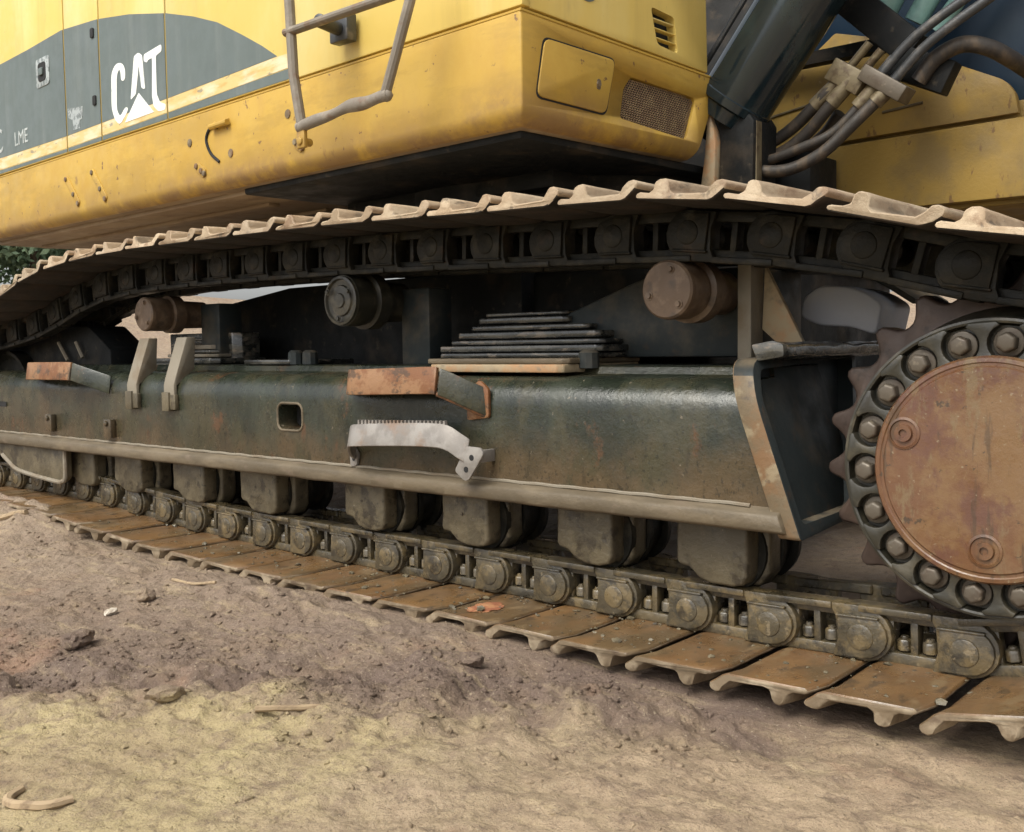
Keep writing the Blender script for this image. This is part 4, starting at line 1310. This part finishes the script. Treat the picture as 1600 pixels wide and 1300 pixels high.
tube(bm, [(-.93, .25, 2.02), (-.90, .12, 2.02)], .026, 10)
finish('ladder_mount', bm, M['pipe_steel'], ld, bevel=.006)
bm = NB()
box(bm, -1.005, -.960, .090, .108, 1.575, 1.645)
tube(bm, [(-.983, .10, 1.60), (-.983, .14, 1.60)], .016, 8)
lathe(bm, (-.983, .092, 1.60), (0, -1, 0), [(0, .018), (.01, .016)], 6)
finish('ladder_mount', bm, SKY_, ld, bevel=.005)

# ------------------------------------------------------------------ boom cylinder, hoses, far deck
ax = Vector((.625, 0, .78)).normalized()
bm = NB()
c0 = Vector((.058, 1.45, 1.82))
lathe(bm, c0-ax*.10, ax, [(0, .11), (.0, .135), (.05, .140), (.055, .150), (1.6, .150)], 48)
bc = finish('boom_cylinder', bm, M['cylinder_paint'], EX, ang=25)
bm = NB()
lathe(bm, c0-ax*.045, ax, [(0, .150), (.004, .156), (.035, .156), (.039, .150)], 48)
lathe(bm, c0-ax*.20, ax, [(0, .06), (.03, .085), (.10, .10)], 24)
finish('cylinder_collar', bm, M['cylinder_paint'], bc)
bm = NB()
pl = Vector((-.155, -.02, .13))
tube(bm, [c0+pl-ax*.02, c0+pl+ax*.5, c0+pl+ax*1.4], .012, 8)
tube(bm, [c0+pl-ax*.02, c0+pl*.8-ax*.08, c0+pl*.5-ax*.12], .012, 8)
finish('grease_line', bm, M['pipe_steel'], bc)
bm = NB()      # pin boss and its upright bracket
prism(bm, [(.015, 1.45), (.02, 1.64), (.00, 1.74), (.035, 1.80), (.10, 1.80), (.17, 1.70), (.165, 1.45)], 'y', 1.36, 1.56)
finish('cylinder_mount', bm, M['black_paint'], EX, bevel=.012)
bm = NB()
prism(bm, [(-.055, 1.45), (.012, 1.45), (.018, 1.64), (.002, 1.72), (-.03, 1.83), (-.075, 1.87), (-.055, 1.78), (-.025, 1.70), (-.035, 1.58)], 'y', 1.335, 1.50)
finish('bracket_plate', bm, M['pale_plate'], EX, bevel=.01)
bm = NB()
box(bm, .165, .172, 1.38, 1.42, 1.45, 1.70)
finish('bracket_plate', bm, M['fitting'], EX)
# hood wall behind the cylinder
bm = NB()
box(bm, -3.2, .25, 2.85, 3.1, 1.56, 3.0)
finish('hood_wall', bm, M['belly_paint'], EX, bevel=.02)
# far boom foot plate and deck
bm = NB()
prism(bm, roundpoly([(.257, 2.123), (-.02, 1.92), (-.12, 1.66), (.41, 1.680), (.969, 1.690), (.960, 1.760), (.925, 1.815), (.759, 1.900), (.433, 2.070)], [.01, .01, .01, .001, .001, .02, .03, .02, .02]), 'y', 1.90, 1.94)
finish('boom_foot_plate', bm, M['deck_yellow'], EX, bevel=.004)
for p, q in (((-.08, 1.815), (.28, 1.868)), ((.46, 1.768), (.62, 1.782))):
    bm = NB()
    tube(bm, [(p[0], 1.898, p[1]), (q[0], 1.898, q[1])], .006, 6)
    finish('weld_line', bm, M['fitting'], EX)
bm = NB()
prism(bm, [(.10, 1.38), (.10, 1.655), (.45, 1.664), (1.0, 1.674), (2.2, 1.69), (2.2, 1.38)], 'y', 1.905, 2.0)
finish('deck_side', bm, M['deck_yellow'], EX, bevel=.005)
bm = NB()
box(bm, .10, 2.2, 1.97, 3.2, 1.36, 1.75)
finish('deck_frame', bm, M['deck_yellow'], EX, bevel=.01)
bm = NB()
box(bm, .10, .28, 1.62, 1.88, 1.38, 1.60)
finish('deck_frame', bm, M['black_paint'], EX, bevel=.01)
# boom
bm = NB()
prism(bm, [(.30, 1.80), (.05, 2.15), (.45, 2.9), (3.2, 3.3), (3.2, 2.1), (1.6, 1.75), (1.0, 1.72)], 'y', 2.02, 2.55)
finish('boom', bm, M['boom_paint'], EX, bevel=.02)
bm = NB()
box(bm, -.1, .5, 1.8, 1.86, 1.99, 2.04)
finish('pipe_clip', bm, M['black_paint'], EX)
# diagonal hose support arm
def bar(name, a, b, w, y0, y1, mat, bevel=.006):
    a, b = Vector(a), Vector(b)
    d = (b-a).normalized(); n = Vector((-d.y, d.x))*w/2
    bm = NB()
    prism(bm, [tuple(a-n), tuple(b-n), tuple(b+n), tuple(a+n)], 'y', y0, y1)
    return finish(name, bm, mat, EX, bevel=bevel)
bar('hose_arm', (.34, 2.24), (.66, 1.93), .125, 1.66, 1.72, M['black_paint'])
bar('hose_arm', (.60, 1.90), (.80, 1.80), .12, 1.64, 1.72, M['black_paint'])
bar('hose_clamp', (.40, 1.885), (.525, 1.80), .085, 1.52, 1.62, M['fitting'])
bar('hose_clamp', (.53, 1.845), (.685, 1.735), .060, 1.50, 1.60, M['bolt_steel'])
def hose(name, pts, r, mat, parent=None, k=6):
    bm = NB(); tube(bm, catmull(pts, k), r, 12)
    return finish(name, bm, mat, parent or EX)
hose('hydraulic_hose', [(.02, 1.57, 1.625), (.14, 1.57, 1.648), (.25, 1.56, 1.70), (.36, 1.55, 1.785), (.44, 1.56, 1.85)], .024, M['rubber'])
hose('hydraulic_hose', [(.02, 1.57, 1.575), (.16, 1.57, 1.595), (.28, 1.56, 1.65), (.39, 1.54, 1.74), (.48, 1.55, 1.835)], .024, M['rubber'])
hose('hydraulic_hose', [(.04, 1.50, 1.56), (.16, 1.50, 1.565), (.30, 1.50, 1.595), (.42, 1.52, 1.64), (.53, 1.54, 1.745), (.58, 1.55, 1.80)], .020, M['rubber'])
hose('hydraulic_hose', [(.04, 1.45, 1.575), (.15, 1.45, 1.52), (.27, 1.46, 1.512), (.39, 1.48, 1.56), (.49, 1.50, 1.645), (.60, 1.53, 1.75)], .024, M['rubber'])
hose('hydraulic_hose', [(.06, 1.66, 1.60), (.20, 1.66, 1.60), (.32, 1.65, 1.66), (.40, 1.62, 1.73)], .024, M['rubber'])
for a, b in (((.325, 1.555, 1.757), (.44, 1.56, 1.848)), ((.40, 1.54, 1.752), (.49, 1.55, 1.843)), ((.505, 1.535, 1.720), (.585, 1.55, 1.805)), ((.575, 1.525, 1.725), (.645, 1.54, 1.79))):
    hose('hose_fitting', [a, b], .030, M['fitting'], k=1)
for k in range(4):
    p = Vector((.47+.045*k, 1.585, 1.905-.035*k))
    hose('steel_pipe', [tuple(p+Vector((-.05, 0, -.05))), tuple(p+Vector((.06, 0, .06)))], .016, M['fitting' if k < 2 else 'pipe_steel'])
for dx, dz, r in ((0, 0, .018), (.045, -.035, .018)):
    hose('steel_pipe', [(.57+dx, 1.56, 1.82+dz), (.68+dx, 1.56, 1.925+dz), (.78+dx, 1.56, 1.99+dz), (.95+dx, 1.57, 2.085+dz), (1.2+dx, 1.58, 2.24+dz)], r, M['pipe_steel'])
hose('rubber_elbow', [(.70, 1.62, 1.80), (.76, 1.62, 1.87), (.85, 1.63, 1.905), (.93, 1.66, 1.885), (.985, 1.74, 1.85), (1.01, 1.90, 1.83), (1.02, 2.06, 1.82)], .030, M['rubber'])
for k, (a, b) in enumerate((((.50, 2.14), (.70, 2.45)), ((.62, 2.07), (.86, 2.40)), ((.70, 2.02), (1.0, 2.35)))):
    hose('boom_pipe', [(a[0], 1.80, a[1]), ((a[0]+b[0])/2-.01, 1.80, (a[1]+b[1])/2), (b[0], 1.80, b[1])], .055-.012*k, M['teal_pipe'])

# ------------------------------------------------------------------ small things lying on the earth
def lump(name, x, y, r, sx, sy, sz, mat, label, cat, group=None, seed=0, sink=.25):
    bm = NB()
    bmesh.ops.create_icosphere(bm, subdivisions=3, radius=1)
    for v in bm.verts:
        n = mnoise.fractal(v.co*1.3+Vector((seed, 0, 0)), 1., 2., 4)
        v.co = v.co*(1+.38*n)
        v.co = Vector((v.co.x*r*sx, v.co.y*r*sy, v.co.z*r*sz))
    o = finish(name, bm, mat)
    o.location = (x, y, float(ground_h(x, y))+r*sz*(1-sink))
    o.rotation_euler.z = seed
    setp(o, label, cat, group)
    return o
STONE_PALE = layered('stone_pale', (.50, .44, .36), [dict(col=(.36, .29, .21), scale=25, lo=.45, hi=.65, amt=.8)], rough=(.7, .9))
WOOD = layered('weathered_wood', (.34, .25, .15), [dict(col=(.18, .125, .075), scale=(60, 8, 60), lo=.45, hi=.65, amt=.8)], rough=(.7, .9))
G = 'loose lumps lying on the bare earth'
lump('clod', -1.284, -.414, .030, 1.1, .9, .8, SOIL, 'dark angular clod of earth alone on the smooth tan soil left of centre', 'clod', G, 1.2)
lump('clod', -1.02, -.80, .045, 1.6, .9, .6, SOIL, 'long low clod of earth with a dark shadowed front, at left', 'clod', G, 2.2)
lump('clod', .115, -.215, .034, 1.2, .8, .6, SOIL, 'rounded clod of earth below the shoe with the orange smear', 'clod', G, 3.2)
lump('clod', -.30, -.92, .032, 1.4, .9, .65, SOIL, 'clod at the edge of the dark soil, above the ochre foreground', 'clod', G, 4.2)
lump('stone', -1.255, -.56, .020, 1.5, .9, .6, STONE_PALE, 'small pale flat stone on dark churned soil at left', 'stone', G, 5.1)
def _st(name, pts, r, label, cat):
    bm = NB()
    P = catmull([(a, b, float(ground_h(a, b))+r*.7) for a, b in pts], 5)
    tube(bm, P, r, 7)
    rough_up(bm, r*.3, 40)
    return setp(finish(name, bm, WOOD), label, cat)
_st('twig', [(-1.42, -.225), (-1.32, -.205), (-1.21, -.175)], .006, 'thin straight pale twig on the tan soil beside the track', 'twig')
_st('wood_sliver', [(-3.23, -.10), (-3.13, -.07), (-3.04, -.045)], .014, 'short weathered wood sliver at the far left beside the track', 'wood')
_st('bent_root', [(-.085, -1.385), (-.062, -1.425), (-.018, -1.425), (.030, -1.385), (.045, -1.340)], .010, 'curved pale root end half buried in ochre soil at lower left', 'root')
_st('twig', [(-.03, -.838), (.03, -.735), (.085, -.645)], .008, 'dark twig pressed into the ochre soil in the foreground', 'twig')

# ------------------------------------------------------------------ trees and bushes on the bank
LEAF = layered('leaf', (.17, .25, .15), [dict(col=(.22, .31, .19), scale=3, lo=.4, hi=.65, amt=.8), dict(col=(.12, .17, .10), scale=5, lo=.5, hi=.7, amt=.7)], rough=(.5, .7), bump=())
BARK = layered('bark', (.12, .09, .065), [dict(col=(.06, .045, .035), scale=(20, 20, 4), lo=.45, hi=.65, amt=.8)], rough=(.8, .95))
def tree(x, y, h, w, label, cat, name, nleaf=5200, seed=0):
    r_ = np.random.default_rng(seed)
    z0 = float(ground_h(x, y))
    rt_ = root(name, (x, y, z0), label, cat, 'trees on the bank behind')
    bm = NB()
    tube(bm, catmull([(x, y, z0-.2), (x+.05*h*.2, y, z0+h*.3), (x-.03*h, y+.02*h, z0+h*.62), (x, y, z0+h*.9)], 4), [.045*h*(1-.9*i/12) for i in range(13)], 8)
    limbs = []
    for k in range(9):
        a = r_.uniform(0, 6.28); s = r_.uniform(.25, .7)
        p0 = Vector((x, y, z0+h*s)); p1 = p0+Vector((math.cos(a)*w*.6, math.sin(a)*w*.6, h*r_.uniform(.08, .3)))
        tube(bm, [p0, (p0+p1)/2+Vector((0, 0, -.02*h)), p1], [.018*h, .012*h, .004*h], 6)
        limbs.append(p1)
    finish('trunk', bm, BARK, rt_)
    V, F = [], []
    cl = [(p.x, p.y, p.z) for p in limbs]+[(x+r_.normal(0, w*.45), y+r_.normal(0, w*.45), z0+h*r_.uniform(.2, 1.0)) for _ in range(26)]
    for i in range(nleaf):
        c = cl[r_.integers(len(cl))]
        d = r_.normal(0, 1, 3); d /= np.linalg.norm(d)
        p = np.array(c)+d*(w*.34*r_.random()**.5)*np.array([1, 1, .75])
        s = w*r_.uniform(.025, .055)
        a = r_.normal(0, 1, 3); a /= np.linalg.norm(a); b = np.cross(a, r_.normal(0, 1, 3)); b /= np.linalg.norm(b)
        k = len(V)
        V += [p-a*s, p+b*s*.45, p+a*s, p-b*s*.45]; F.append((k, k+1, k+2, k+3))
    m_ = bpy.data.meshes.new('crown'); m_.from_pydata([tuple(v) for v in V], [], F); m_.materials.append(LEAF)
    o = bpy.data.objects.new('crown', m_); COL.objects.link(o); attach(o, rt_)
for i, (x, y, h, w, lab) in enumerate((
        (-17.3, 6.6, 2.9, 2.1, 'rounded green bush just left of the excavator tail on the bank'),
        (-19.5, 8.9, 3.9, 2.5, 'taller green tree behind the excavator tail on the bank'),
        (-17.2, 4.6, 2.9, 2.1, 'green bush at the far left edge of the bank'),
        (-22.0, 7.0, 4.6, 3.0, 'dark green tree farthest back on the bank'))):
    tree(x, y, h, w, lab, 'tree', 'bank_tree', 9000, 100+i)
